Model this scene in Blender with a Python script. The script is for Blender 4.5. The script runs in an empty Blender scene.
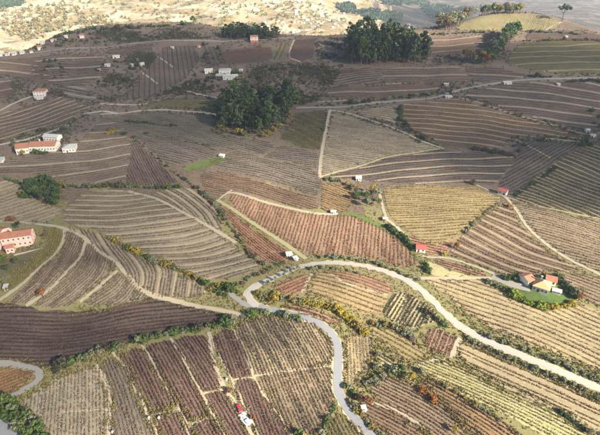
import bpy, math, random
import numpy as np
from mathutils import Vector
from mathutils.geometry import delaunay_2d_cdt

R = math.radians
random.seed(7)
rng = np.random.default_rng(7)
scene = bpy.context.scene
COL = scene.collection

# ------------------------------------------------------------------ camera
CAMZ = 174.0
FPX = 445.0                      # focal length in pixels of the 600 px wide photograph
PITCH = math.atan((217.5 + 40.0) / FPX)
cam_data = bpy.data.cameras.new('camera')
cam_data.sensor_fit = 'HORIZONTAL'
cam_data.sensor_width = 36.0
cam_data.lens = 36.0 * FPX / 600.0
cam_data.clip_start = 1.0
cam_data.clip_end = 30000.0
cam = bpy.data.objects.new('camera', cam_data)
cam.location = (0, 0, CAMZ)
cam.rotation_euler = (math.pi / 2 - PITCH, 0, 0)
COL.objects.link(cam)
scene.camera = cam

# ------------------------------------------------------------------ sky, sun, exposure
SUN_EL, SUN_AZ = R(29.0), R(128.0)     # azimuth clockwise from +Y
world = bpy.data.worlds.new('World')
scene.world = world
world.use_nodes = True
wn = world.node_tree
sky = wn.nodes.new('ShaderNodeTexSky')
sky.sky_type = 'NISHITA'
sky.sun_disc = False
sky.sun_elevation = SUN_EL
sky.sun_rotation = SUN_AZ
sky.air_density = 1.0
sky.dust_density = 1.2
bg = wn.nodes['Background']
bg.inputs['Strength'].default_value = 0.06
wn.links.new(sky.outputs['Color'], bg.inputs['Color'])
sun_data = bpy.data.lights.new('sun', 'SUN')
sun_data.energy = 5.0
sun_data.angle = R(0.7)
sun_data.color = (1.0, 0.9, 0.74)
sun = bpy.data.objects.new('sun', sun_data)
SUNDIR = Vector((math.sin(SUN_AZ) * math.cos(SUN_EL), math.cos(SUN_AZ) * math.cos(SUN_EL), math.sin(SUN_EL)))
sun.rotation_euler = SUNDIR.to_track_quat('Z', 'Y').to_euler()
sun.location = (300, -300, 400)
COL.objects.link(sun)
vs = scene.view_settings
vs.view_transform = 'Standard'
vs.look = 'None'
vs.exposure = 1.75
vs.gamma = 1.0
scene.cycles.max_bounces = 5
scene.cycles.diffuse_bounces = 2
scene.cycles.volume_bounces = 0
scene.cycles.transparent_max_bounces = 32
scene.cycles.volume_step_rate = 4.0

HAZE = .00009
# clouds: what they shade (ground x, y, radii in metres) and how much sunlight they stop
CLOUDS = [('cloud shading the upper right slope below the hilltop', 430, 650, 230, 85, 1.1),
          ('broad grey cloud shading the upper vineyard slopes', 60, 535, 520, 190, 1.7),
          ('cloud shading the left crest and its scrub', -220, 700, 330, 120, 1.3),
          ('small cloud shading the dark slope at the right edge', 275, 365, 150, 105, 1.9),
          ('thin veil of cloud softening the sun on the left knoll', -215, 255, 200, 240, 1.05),
          ('cloud shading the distant valley right of the village', 680, 2350, 380, 480, 1.6)]

# ------------------------------------------------------------------ helpers
def tag(o, label=None, cat=None, group=None, kind=None):
    if label: o['label'] = label
    if cat: o['category'] = cat
    if group: o['group'] = group
    if kind: o['kind'] = kind
    return o

def empty(name, loc, rz=0.0):
    o = bpy.data.objects.new(name, None)
    o.empty_display_size = 0.5
    o.location = loc
    o.rotation_euler = (0, 0, rz)
    COL.objects.link(o)
    return o

def np_mesh(name, verts, faces):
    """verts (N,3) and faces: array (M,3) or (M,4)"""
    me = bpy.data.meshes.new(name)
    verts = np.ascontiguousarray(verts, dtype=np.float32)
    faces = np.ascontiguousarray(faces, dtype=np.int32)
    k = faces.shape[1]
    me.vertices.add(len(verts)); me.vertices.foreach_set('co', verts.ravel())
    me.loops.add(faces.size); me.loops.foreach_set('vertex_index', faces.ravel())
    me.polygons.add(len(faces))
    me.polygons.foreach_set('loop_start', np.arange(0, faces.size, k, dtype=np.int32))
    me.update(calc_edges=True)
    return me

def link(name, me, mat=None, parent=None):
    o = bpy.data.objects.new(name, me)
    COL.objects.link(o)
    if parent is not None: o.parent = parent
    if mat is not None and len(me.materials) == 0: me.materials.append(mat)
    return o

class MB:
    """collects boxes, prisms and tubes into one mesh"""
    def __init__(s): s.v = []; s.f = []
    def box(s, x0, x1, y0, y1, z0, z1):
        b = len(s.v)
        s.v += [(x0,y0,z0),(x1,y0,z0),(x1,y1,z0),(x0,y1,z0),(x0,y0,z1),(x1,y0,z1),(x1,y1,z1),(x0,y1,z1)]
        s.f += [[b+i for i in q] for q in ((0,3,2,1),(4,5,6,7),(0,1,5,4),(1,2,6,5),(2,3,7,6),(3,0,4,7))]
    def poly(s, pts, faces):
        b = len(s.v); s.v += list(pts); s.f += [[b+i for i in q] for q in faces]
    def prism(s, outline, a, b, axis='y'):
        n = len(outline); o = len(s.v)
        for t in (a, b):
            for (p, q) in outline:
                s.v.append((p, t, q) if axis == 'y' else (t, p, q))
        s.f.append([o+i for i in range(n)][::-1]); s.f.append([o+n+i for i in range(n)])
        for i in range(n):
            j = (i+1) % n
            s.f.append([o+i, o+j, o+n+j, o+n+i])
    def tube(s, pts, rad, n=6):
        b = len(s.v); m = len(pts)
        for i, p in enumerate(pts):
            p = Vector(p)
            d = (Vector(pts[min(i+1, m-1)]) - Vector(pts[max(i-1, 0)])).normalized()
            a = d.cross(Vector((0.3, 0.9, 0.31))).normalized(); c = d.cross(a)
            for k in range(n):
                t = 2*math.pi*k/n
                s.v.append(tuple(p + (a*math.cos(t) + c*math.sin(t))*rad[i]))
        for i in range(m-1):
            for k in range(n):
                s.f.append([b+i*n+k, b+i*n+(k+1)%n, b+(i+1)*n+(k+1)%n, b+(i+1)*n+k])
        s.f.append([b+(m-1)*n+k for k in range(n)])
        s.f.append([b+k for k in range(n)][::-1])
    def build(s, name, mat, parent=None):
        me = bpy.data.meshes.new(name); me.from_pydata(s.v, [], s.f); me.update()
        return link(name, me, mat, parent)

# ------------------------------------------------------------------ materials
MATS = {}
def rgb(c): return (c[0], c[1], c[2], 1.0)

def noisy(name, cols, scales=(0.06, 0.9), rough=0.95, bump=0.0, bump_scale=1.5, mixw=(0.5, 0.5), detail=5.0, contrast=0.22):
    """procedural material: colours blended by two world-space noises"""
    if name in MATS: return MATS[name]
    m = bpy.data.materials.new(name); m.use_nodes = True
    nt = m.node_tree; N = nt.nodes; L = nt.links
    bs = N['Principled BSDF']; bs.inputs['Roughness'].default_value = rough
    bs.inputs['Specular IOR Level'].default_value = 0.15
    geo = N.new('ShaderNodeNewGeometry')
    facs = []
    for k, sc in enumerate(scales):
        n = N.new('ShaderNodeTexNoise'); n.inputs['Scale'].default_value = sc
        n.inputs['Detail'].default_value = detail; n.inputs['Roughness'].default_value = 0.6
        L.new(geo.outputs['Position'], n.inputs['Vector'])
        facs.append(n.outputs['Fac'])
    if len(facs) == 2:
        a = N.new('ShaderNodeMath'); a.operation = 'MULTIPLY'; a.inputs[1].default_value = mixw[0]; L.new(facs[0], a.inputs[0])
        b = N.new('ShaderNodeMath'); b.operation = 'MULTIPLY_ADD'; b.inputs[1].default_value = mixw[1]
        L.new(facs[1], b.inputs[0]); L.new(a.outputs[0], b.inputs[2])
        fac = b.outputs[0]
    else:
        fac = facs[0]
    cr = N.new('ShaderNodeValToRGB'); L.new(fac, cr.inputs['Fac'])
    e = cr.color_ramp.elements
    n = len(cols)
    pos = [0.5 + contrast*(2*i/(n-1) - 1) if n > 1 else 0.5 for i in range(n)]
    while len(e) < n: e.new(0.5)
    for i in range(n):
        e[i].position = pos[i]; e[i].color = rgb(cols[i])
    L.new(cr.outputs['Color'], bs.inputs['Base Color'])
    if bump > 0:
        nb = N.new('ShaderNodeTexNoise'); nb.inputs['Scale'].default_value = bump_scale; nb.inputs['Detail'].default_value = 4
        L.new(geo.outputs['Position'], nb.inputs['Vector'])
        bp = N.new('ShaderNodeBump'); bp.inputs['Strength'].default_value = 1.0; bp.inputs['Distance'].default_value = bump
        L.new(nb.outputs['Fac'], bp.inputs['Height']); L.new(bp.outputs['Normal'], bs.inputs['Normal'])
    MATS[name] = m
    return m

def leafy(name, cols, contrast=0.2, scales=(0.05, 1.3), mixw=(0.45, 0.55), transl=0.25):
    """leaf material: blended colours, a little light passes through"""
    if name in MATS: return MATS[name]
    m = noisy(name, cols, scales=scales, mixw=mixw, contrast=contrast, rough=0.8)
    nt = m.node_tree; N = nt.nodes; L = nt.links
    bs = N['Principled BSDF']; out = N['Material Output']
    tr = N.new('ShaderNodeBsdfTranslucent')
    src = bs.inputs['Base Color'].links[0].from_socket
    L.new(src, tr.inputs['Color'])
    mx = N.new('ShaderNodeMixShader'); mx.inputs[0].default_value = transl
    L.new(bs.outputs[0], mx.inputs[1]); L.new(tr.outputs[0], mx.inputs[2]); L.new(mx.outputs[0], out.inputs['Surface'])
    return m

def plain(name, col, rough=0.85, var=0.12, metal=0.0):
    c1 = tuple(min(1, x*(1-var)) for x in col); c2 = tuple(min(1, x*(1+var)) for x in col)
    m = noisy(name, [c1, col, c2], scales=(0.35, 3.0), rough=rough)
    m.node_tree.nodes['Principled BSDF'].inputs['Metallic'].default_value = metal
    return m

# ------------------------------------------------------------------ terrain: heights read from the view, solved as one smooth surface
cp, sp_ = math.cos(PITCH), math.sin(PITCH)
def ray(u, v):
    a = (np.asarray(u, float) - 300.0)/FPX; b = (np.asarray(v, float) - 217.5)/FPX
    return np.stack([a, cp - b*sp_, -sp_ - b*cp], -1)
def point(u, v, d):
    r = ray(u, v); d = np.asarray(d, float)
    return r*d[..., None] + np.array([0, 0, CAMZ])

GV = [-40, 12, 30, 68, 145, 215, 285, 350, 430, 470, 640]
GD = [1050, 800, 715, 580, 420, 328, 262, 226, 191, 178, 140]
BUMPS = [(70, 255, 90, 38, -.035), (120, 322, 110, 16, .022), (210, 372, 110, 40, -.02), (470, 205, 60, 40, -.02),
         (545, 182, 40, 22, .03), (600, 225, 50, 45, -.02), (250, 270, 40, 45, .018), (330, 285, 40, 25, -.008), (160, 215, 50, 25, -.012),
         (380, 345, 30, 40, .015), (520, 400, 80, 40, -.012), (480, 120, 70, 25, -.02), (320, 140, 60, 30, -.012), (110, 160, 60, 22, .01),
         (40, 190, 50, 20, .012), (540, 60, 60, 18, -.02), (180, 70, 60, 18, .018), (400, 235, 20, 25, .01)]
def gdepth(u, v):
    d = np.interp(v, GV, GD)
    for (a, b, su, sv, k) in BUMPS:
        d = d*(1 + k*np.exp(-((u-a)/su)**2 - ((v-b)/sv)**2))
    return d
CRU = [-260, -60, 0, 20, 40, 60, 90, 130, 170, 200, 240, 290, 320, 345, 400, 430, 447, 470, 500, 530, 560, 600, 660, 860]
CRV = [66, 60, 57, 54, 45, 33, 28, 26, 23, 24, 31, 36, 37, 36, 32, 30, 25, 18, 13, 12, 19, 33, 40, 50]
ctrl = []
for u in np.linspace(-260, 860, 17):
    vc = float(np.interp(u, CRU, CRV))
    for v in [600, 520, 460, 415, 375, 340, 310, 283, 258, 235, 213, 192, 172, 152, 134, 117, 101, 87, 74, 62, 52, 43, 35, 27, 20]:
        if v > vc + 3: ctrl.append(point(u, v, gdepth(u, v)))
    if not (0 <= u <= 600): ctrl.append(point(u, vc, gdepth(u, vc)))
for u in np.linspace(0, 600, 31):
    vc = float(np.interp(u, CRU, CRV)); d = gdepth(u, vc)
    ctrl += [point(u, vc, d), point(u, vc + 7, d*1.12), point(u, vc + 32, d*1.38)]
for u in np.linspace(-200, 800, 9):
    if u < 330:
        far = [(62, 1380), (45, 1480), (25, 1650), (0, 1900), (-30, 2250), (-37, 3200)]
    elif u < 420:
        far = [(60, 1380), (40, 1520), (25, 1750), (8, 2150), (-8, 2700), (-36, 3600)]
    else:
        far = [(52, 1450), (30, 1900), (12, 2500), (2, 3200), (-12, 4000), (-36, 5200)]
    for (v, d) in far: ctrl.append(point(u, v, d))
    ctrl.append(point(u, -39.0, 8200.0))
for x in np.linspace(-900, 900, 7):
    for y in (-500, -150): ctrl.append(np.array([x, y, -6.0]))
ctrl = np.array(ctrl)
CX = ctrl[:, :2]; c2 = 55.0**2
def phi(A, B):
    return np.sqrt(((A[:, None, 0]-B[None, :, 0])**2 + (A[:, None, 1]-B[None, :, 1])**2) + c2)
n = len(CX)
K = phi(CX, CX) - 0.05*np.eye(n)*0 
P = np.c_[np.ones(n), CX/1000.0]
A = np.block([[K + 1e-6*np.eye(n), P], [P.T, np.zeros((3, 3))]])
sol = np.linalg.solve(A, np.r_[ctrl[:, 2], 0, 0, 0])
W_, PC_ = sol[:n], sol[n:]
def relief(x, y):
    near = np.clip((1250 - y)/300.0, 0, 1)
    small = 0.35*np.sin(x*.11 + 1.3*np.sin(y*.05)) + 0.35*np.sin(y*.13 + x*.04) + .8*np.sin(x*.031+y*.022)*np.sin(y*.027-x*.017)
    big = 7*np.sin(x*.012 + 2*np.sin(y*.004)) * np.sin(y*.009 + x*.003) + 4*np.sin(x*.027 - y*.015) + 2.2*np.sin(y*.06+x*.02)
    return small*near + big*(1-near)
def field(x, y):
    pts = np.c_[x.ravel(), y.ravel()]
    z = np.empty(len(pts))
    for i in range(0, len(pts), 8000):
        q = pts[i:i+8000]
        z[i:i+8000] = phi(q, CX) @ W_ + PC_[0] + (q/1000.0) @ PC_[1:]
    return z.reshape(x.shape)
CELL = 4.0
def stretch(a, b, step, far, grow):
    out = [b]; s = step
    while out[-1] < far: s *= grow; out.append(out[-1] + s)
    return np.array(out[1:])
xf = np.arange(-700, 701, CELL); yf = np.arange(60, 1001, CELL)
xr = stretch(0, 700, CELL, 8000, 1.09)
GXS = np.r_[-xr[::-1], xf, xr]
GYS = np.r_[-stretch(0, -60, 12, 500, 1.25)[::-1], yf, stretch(0, yf[-1], CELL, 8600, 1.04)]
XX, YY = np.meshgrid(GXS, GYS)
# coarse evaluation of the smooth part, then fine interpolation where the grid is fine
ZZ = field(XX, YY) + relief(XX, YY)

def hgt(x, y):
    """height of the terrain mesh (bilinear in its grid)"""
    x = np.asarray(x, float); y = np.asarray(y, float)
    i = np.clip(np.searchsorted(GXS, x) - 1, 0, len(GXS)-2); j = np.clip(np.searchsorted(GYS, y) - 1, 0, len(GYS)-2)
    fx = (x - GXS[i])/(GXS[i+1]-GXS[i]); fy = (y - GYS[j])/(GYS[j+1]-GYS[j])
    z00, z10, z01, z11 = ZZ[j, i], ZZ[j, i+1], ZZ[j+1, i], ZZ[j+1, i+1]
    # triangles split along (0,0)-(1,1)
    return np.where(fx >= fy, z00 + fx*(z10-z00) + fy*(z11-z10), z00 + fy*(z01-z00) + fx*(z11-z01))

TS = np.r_[np.arange(100, 1100, 3.0), np.arange(1100, 7500, 15.0)]
def ground(u, v):
    """where the view ray through photograph pixel (u, v) first meets the terrain"""
    u = np.atleast_1d(np.asarray(u, float)); v = np.atleast_1d(np.asarray(v, float))
    r = ray(u, v)
    out = np.zeros((len(u), 3))
    for k in range(len(u)):
        p = r[k][None]*TS[:, None] + np.array([0, 0, CAMZ])
        below = p[:, 2] < hgt(p[:, 0], p[:, 1])
        i = int(np.argmax(below)) if below.any() else len(TS)-1
        lo, hi = TS[max(i-1, 0)], TS[i]
        for _ in range(14):
            m = .5*(lo+hi); q = r[k]*m + np.array([0, 0, CAMZ])
            if q[2] < hgt(q[0], q[1]): hi = m
            else: lo = m
        q = r[k]*hi + np.array([0, 0, CAMZ])
        q[2] = hgt(q[0], q[1]); out[k] = q
    return out
def G1(u, v): return ground([u], [v])[0]
def gpoly(pts):
    a = np.array(pts, float); return ground(a[:, 0], a[:, 1])[:, :2]
def axis_depth(p): return float(np.dot(np.asarray(p) - np.array([0, 0, CAMZ]), np.array([0, cp, -sp_])))
def pxm(p): return axis_depth(p)/FPX      # metres per photograph pixel at p

def far_material(name, terr_c, scrub_c, amount):
    m = bpy.data.materials.new(name); m.use_nodes = True
    nt = m.node_tree; N = nt.nodes; L = nt.links; bs = N['Principled BSDF']; bs.inputs['Roughness'].default_value = 1
    bs.inputs['Specular IOR Level'].default_value = 0.05
    geo = N.new('ShaderNodeNewGeometry')
    sc = N.new('ShaderNodeVectorMath'); sc.operation = 'MULTIPLY'; sc.inputs[1].default_value = (1, 1, 5)
    L.new(geo.outputs['Position'], sc.inputs[0])
    def noise(scale, det=5, vec=None, ro=.6):
        q = N.new('ShaderNodeTexNoise'); q.inputs['Scale'].default_value = scale; q.inputs['Detail'].default_value = det; q.inputs['Roughness'].default_value = ro
        L.new(vec or geo.outputs['Position'], q.inputs['Vector']); return q.outputs['Fac']
    def ramp(f, a, b, ca, cb):
        q = N.new('ShaderNodeValToRGB'); L.new(f, q.inputs['Fac'])
        q.color_ramp.elements[0].position = a; q.color_ramp.elements[1].position = b
        q.color_ramp.elements[0].color = rgb(ca); q.color_ramp.elements[1].color = rgb(cb); return q.outputs['Color']
    # plots of different earth: cells of a stretched Voronoi
    vo = N.new('ShaderNodeTexVoronoi'); vo.inputs['Scale'].default_value = .011; L.new(geo.outputs['Position'], vo.inputs['Vector'])
    cell = N.new('ShaderNodeSeparateColor'); L.new(vo.outputs['Color'], cell.inputs[0])
    plot = ramp(cell.outputs[0], .2, .9, terr_c[0], terr_c[1])
    fine = ramp(noise(.06, 8, sc.outputs[0], .75), .40, .60, (.62, .60, .55), (1.15, 1.12, 1.05))
    mt = N.new('ShaderNodeMixRGB'); mt.blend_type = 'MULTIPLY'; mt.inputs[0].default_value = 1; L.new(plot, mt.inputs[1]); L.new(fine, mt.inputs[2])
    scrub = ramp(noise(.08, 8, None, .7), .4, .6, scrub_c[0], scrub_c[1])
    w = ramp(noise(.011, 10, None, .68), amount, amount + .05, (0, 0, 0), (1, 1, 1))
    mx = N.new('ShaderNodeMixRGB'); L.new(w, mx.inputs[0]); L.new(mt.outputs[0], mx.inputs[1]); L.new(scrub, mx.inputs[2])
    L.new(mx.outputs[0], bs.inputs['Base Color'])
    return m

# materials of the ground
M_ground = noisy('bank_ground', [(.10, .085, .04), (.20, .165, .085), (.155, .15, .06), (.25, .20, .115)], scales=(.035, .5), bump=.15, bump_scale=1.2, contrast=.18, detail=8.0)
M_upper = noisy('upper_ground', [(.075, .066, .044), (.115, .088, .066), (.16, .115, .085), (.105, .10, .06)], scales=(.03, .4), bump=.2, bump_scale=.8, contrast=.17, detail=8.0)
M_far = far_material('far_hillside', ((.27, .205, .12), (.52, .43, .30)), ((.10, .095, .045), (.24, .19, .085)), .53)
M_distant = far_material('distant_valley', ((.10, .075, .065), (.19, .15, .125)), ((.035, .04, .025), (.08, .075, .045)), .52)
nx, ny = len(GXS), len(GYS)
ii, jj = np.meshgrid(np.arange(nx-1), np.arange(ny-1))
a = (jj*nx + ii).ravel(); b = a + 1; c = a + nx + 1; d = a + nx
tri = np.empty((2*len(a), 3), np.int32); tri[0::2] = np.c_[a, b, c]; tri[1::2] = np.c_[a, c, d]
me = np_mesh('ground', np.c_[XX.ravel(), YY.ravel(), ZZ.ravel()], tri)
me.materials.append(M_ground); me.materials.append(M_upper); me.materials.append(M_far); me.materials.append(M_distant)
cy = YY[jj, ii].ravel()
cxx = XX[jj, ii].ravel()
wob = 18*np.sin(cxx*.05) + 14*np.sin(cxx*.13 + cy*.1) + rng.normal(0, 4, len(cy))
mi = (cy + wob > 300).astype(np.int32) + (cy > 1180)
mi = np.repeat(np.where((cy > 1180) & (cxx > 330 + .02*cy + 3*wob), 3, mi).astype(np.int32), 2)
me.polygons.foreach_set('material_index', mi)
me.polygons.foreach_set('use_smooth', np.ones(len(tri), bool))
go = link('ground', me)
tag(go, 'rolling hillside ground between the vineyard plots and the far valley side', kind='structure')

# ------------------------------------------------------------------ draped sheets, ribbons
def inside(poly, x, y):
    r = np.zeros(len(x), bool); n = len(poly); j = n-1
    for i in range(n):
        xi, yi = poly[i]; xj, yj = poly[j]
        if yi != yj:
            r ^= ((yi > y) != (yj > y)) & (x < (xj-xi)*(y-yi)/(yj-yi) + xi)
        j = i
    return r
def dense(poly, step=3.0, closed=True):
    out = []; n = len(poly)
    for i in range(n if closed else n-1):
        p, q = poly[i], poly[(i+1) % n]; k = max(1, int(np.hypot(*(q-p))/step))
        for t in range(k): out.append(p + (q-p)*t/k)
    if not closed: out.append(poly[-1])
    return np.array(out)
def chaikin(p, closed, it=1):
    for _ in range(it):
        q = []
        n = len(p)
        if not closed: q.append(p[0])
        for i in range(n if closed else n-1):
            a, b = p[i], p[(i+1) % n]
            q += [a*.78+b*.22, a*.22+b*.78]
        if not closed: q.append(p[-1])
        p = np.array(q)
    return p
def soften(poly):
    d = dense(poly, 2.5)
    for _ in range(2): d = .5*d + .25*np.roll(d, 1, 0) + .25*np.roll(d, -1, 0)
    return d
def grow(poly, r):
    nx_ = np.roll(poly, -1, 0) - np.roll(poly, 1, 0); nx_ /= np.maximum(np.hypot(nx_[:, 0], nx_[:, 1])[:, None], 1e-6)
    nrm = np.c_[nx_[:, 1], -nx_[:, 0]]
    area = np.sum(poly[:, 0]*np.roll(poly[:, 1], -1) - np.roll(poly[:, 0], -1)*poly[:, 1])
    return poly + nrm*(r if area > 0 else -r)
PLOTS, ROADS = [], []
def sheet_mesh(name, poly, off, origin):
    bd = poly
    lo, hi = bd.min(0), bd.max(0)
    gx = GXS[(GXS > lo[0]) & (GXS < hi[0])]; gy = GYS[(GYS > lo[1]) & (GYS < hi[1])]
    if len(gx) and len(gy):
        X, Y = np.meshgrid(gx, gy); X, Y = X.ravel(), Y.ravel(); k = inside(bd, X, Y)
        pts = np.r_[bd, np.c_[X[k], Y[k]]]
    else: pts = bd
    nb = len(bd)
    o = delaunay_2d_cdt([Vector(p) for p in pts], [(i, (i+1) % nb) for i in range(nb)], [], 1, 1e-4)
    vv = np.array([(p[0], p[1]) for p in o[0]]); ff = [f for f in o[2] if len(f) == 3]
    z = hgt(vv[:, 0], vv[:, 1]) + off
    me = np_mesh(name, np.c_[vv, z] - np.asarray(origin), np.array(ff))
    me.polygons.foreach_set('use_smooth', np.ones(len(ff), bool))
    return me
def resample(p, step):
    s = np.r_[0, np.cumsum(np.hypot(*np.diff(p, axis=0).T))]
    k = max(2, int(s[-1]/step)+1); t = np.linspace(0, s[-1], k)
    return np.c_[np.interp(t, s, p[:, 0]), np.interp(t, s, p[:, 1])]
def normals2(p):
    t = np.gradient(p, axis=0); t /= np.maximum(np.hypot(t[:, 0], t[:, 1])[:, None], 1e-6)
    return t, np.c_[-t[:, 1], t[:, 0]]
def ribbon_mesh(name, path, width, off, across=4, jit=0.0, origin=(0, 0, 0), crown=0.0):
    p = resample(path, 2.0); t, nn = normals2(p); k = len(p)
    w = np.full(k, width/2.0)
    rows = []
    for c in range(across+1):
        s = -1 + 2*c/across
        ww = w + (rng.normal(0, jit, k) if (jit and c in (0, across)) else 0)
        q = p + nn*(s*ww)[:, None]
        rows.append(np.c_[q, hgt(q[:, 0], q[:, 1]) + off + crown*(1-s*s)])
    V = np.stack(rows, 1).reshape(-1, 3) - np.asarray(origin)
    i, j = np.meshgrid(np.arange(k-1), np.arange(across), indexing='ij')
    a = (i*(across+1)+j).ravel()
    return np_mesh(name, V, np.c_[a, a+across+1, a+across+2, a+1])
def path_px(pts, it=2): return chaikin(gpoly(pts), False, it)

NT = [0]
def track(name, label, pts, width, mat, off=None, jit=.18):
    NT[0] += 1
    pp = path_px(onward(pts)); ROADS.append((resample(pp, 2.0), width))
    o = link(name, ribbon_mesh(name, pp, width, off if off is not None else .17 + (NT[0] % 12)*.006, jit=jit), mat)
    return tag(o, label, kind='structure')

# ------------------------------------------------------------------ plots of vines
def cards(cen, tan, n, size, lat, z0, z1, along):
    """n leaf cards scattered round every centre: verts, quads"""
    m = len(cen)*n
    C = np.repeat(cen, n, 0); T = np.repeat(tan, n, 0)
    S = np.c_[-T[:, 1], T[:, 0]]
    C = C.copy()
    C[:, :2] += T*rng.uniform(-along, along, (m, 1)) + S*np.clip(rng.normal(0, lat, (m, 1)), -2*lat, 2*lat)
    C[:, 2] += rng.uniform(z0, z1, m)
    A = rng.normal(size=(m, 3)); A /= np.linalg.norm(A, axis=1)[:, None]
    B = np.cross(A, rng.normal(size=(m, 3))); B /= np.maximum(np.linalg.norm(B, axis=1)[:, None], 1e-6)
    s = (size*rng.uniform(.6, 1.3, m))[:, None]*.5
    A = A*s*1.2; B = B*s
    V = np.stack([C-A-B*.6, C+A*.2-B, C+A+B*.5, C-A*.3+B], 1).reshape(-1, 3)
    return V, np.arange(4*m).reshape(-1, 4)
def strip_rows(path, step, w, h, jit, origin):
    p = resample(path, step); t, nn = normals2(p); k = len(p)
    hw = w*.5*rng.uniform(1-jit, 1+jit, k); hh = h*rng.uniform(1-jit, 1+jit, k)
    L = p + nn*hw[:, None]; Rr = p - nn*hw[:, None]; T = p + nn*(rng.normal(0, .12, k))[:, None]
    V = np.stack([np.c_[L, hgt(L[:, 0], L[:, 1])], np.c_[T, hgt(T[:, 0], T[:, 1]) + hh], np.c_[Rr, hgt(Rr[:, 0], Rr[:, 1])]], 1).reshape(-1, 3)
    a = np.arange(k-1)*3
    F = np.r_[np.c_[a, a+3, a+4, a+1], np.c_[a+1, a+4, a+5, a+2]]
    return V - origin, F
def rows_in(poly, guide, spacing, ds):
    """curves parallel to the guide that fill the polygon, each a list of runs inside it"""
    g = chaikin(np.asarray(guide, float), False, 2)
    ch = g[-1]-g[0]; ch /= np.hypot(*ch); nn = np.array([-ch[1], ch[0]])
    span = np.hypot(*(poly - g.mean(0)).T).max() + 5
    t0 = g[0]-g[1]; t0 /= np.hypot(*t0); t1 = g[-1]-g[-2]; t1 /= np.hypot(*t1)
    g = np.r_[[g[0]+t0*span], g, [g[-1]+t1*span]]
    g = resample(g, ds)
    pr = (poly - g[len(g)//2]) @ nn; bend = (g - g[len(g)//2]) @ nn
    k0 = int((pr.min()-bend.max())/spacing)-1; k1 = int((pr.max()-bend.min())/spacing)+1
    out = []
    for k in range(k0, k1+1):
        q = g + nn*(k*spacing + rng.normal(0, spacing*.02))
        m = inside(poly, q[:, 0], q[:, 1])
        if m.sum() < 4: continue
        e = np.flatnonzero(np.diff(np.r_[0, m.astype(int), 0])); runs = [(e[i], e[i+1]) for i in range(0, len(e), 2) if e[i+1]-e[i] > 3]
        if runs: out.append((k, [q[a:b] for a, b in runs]))
    return out
def beyond(pts):
    """carry a plot that runs out of the picture on past its edge"""
    out = []; n = len(pts)
    for i in range(n):
        a, b = pts[i], pts[(i+1) % n]; out.append(a)
        if a[0] >= 612 and b[0] >= 612: out += [(700, a[1]), (700, b[1])]
        elif a[0] <= -8 and b[0] <= -8: out += [(-100, a[1]), (-100, b[1])]
        elif a[1] >= 438 and b[1] >= 438: out += [(a[0], a[1]+50), (b[0], b[1]+50)]
    return out
def onward(pts):
    """the same for a road or track"""
    pts = list(pts)
    for end in (0, 1):
        if end: pts = pts[::-1]
        a, b = pts[0], pts[1]
        if a[0] >= 608 or a[0] <= -8 or a[1] >= 441:
            d = math.hypot(a[0]-b[0], a[1]-b[1]); pts = [(a[0]+(a[0]-b[0])/d*85, a[1]+(a[1]-b[1])/d*85)] + pts
        if end: pts = pts[::-1]
    return pts
NP = [0]
SPK = .74
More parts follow.
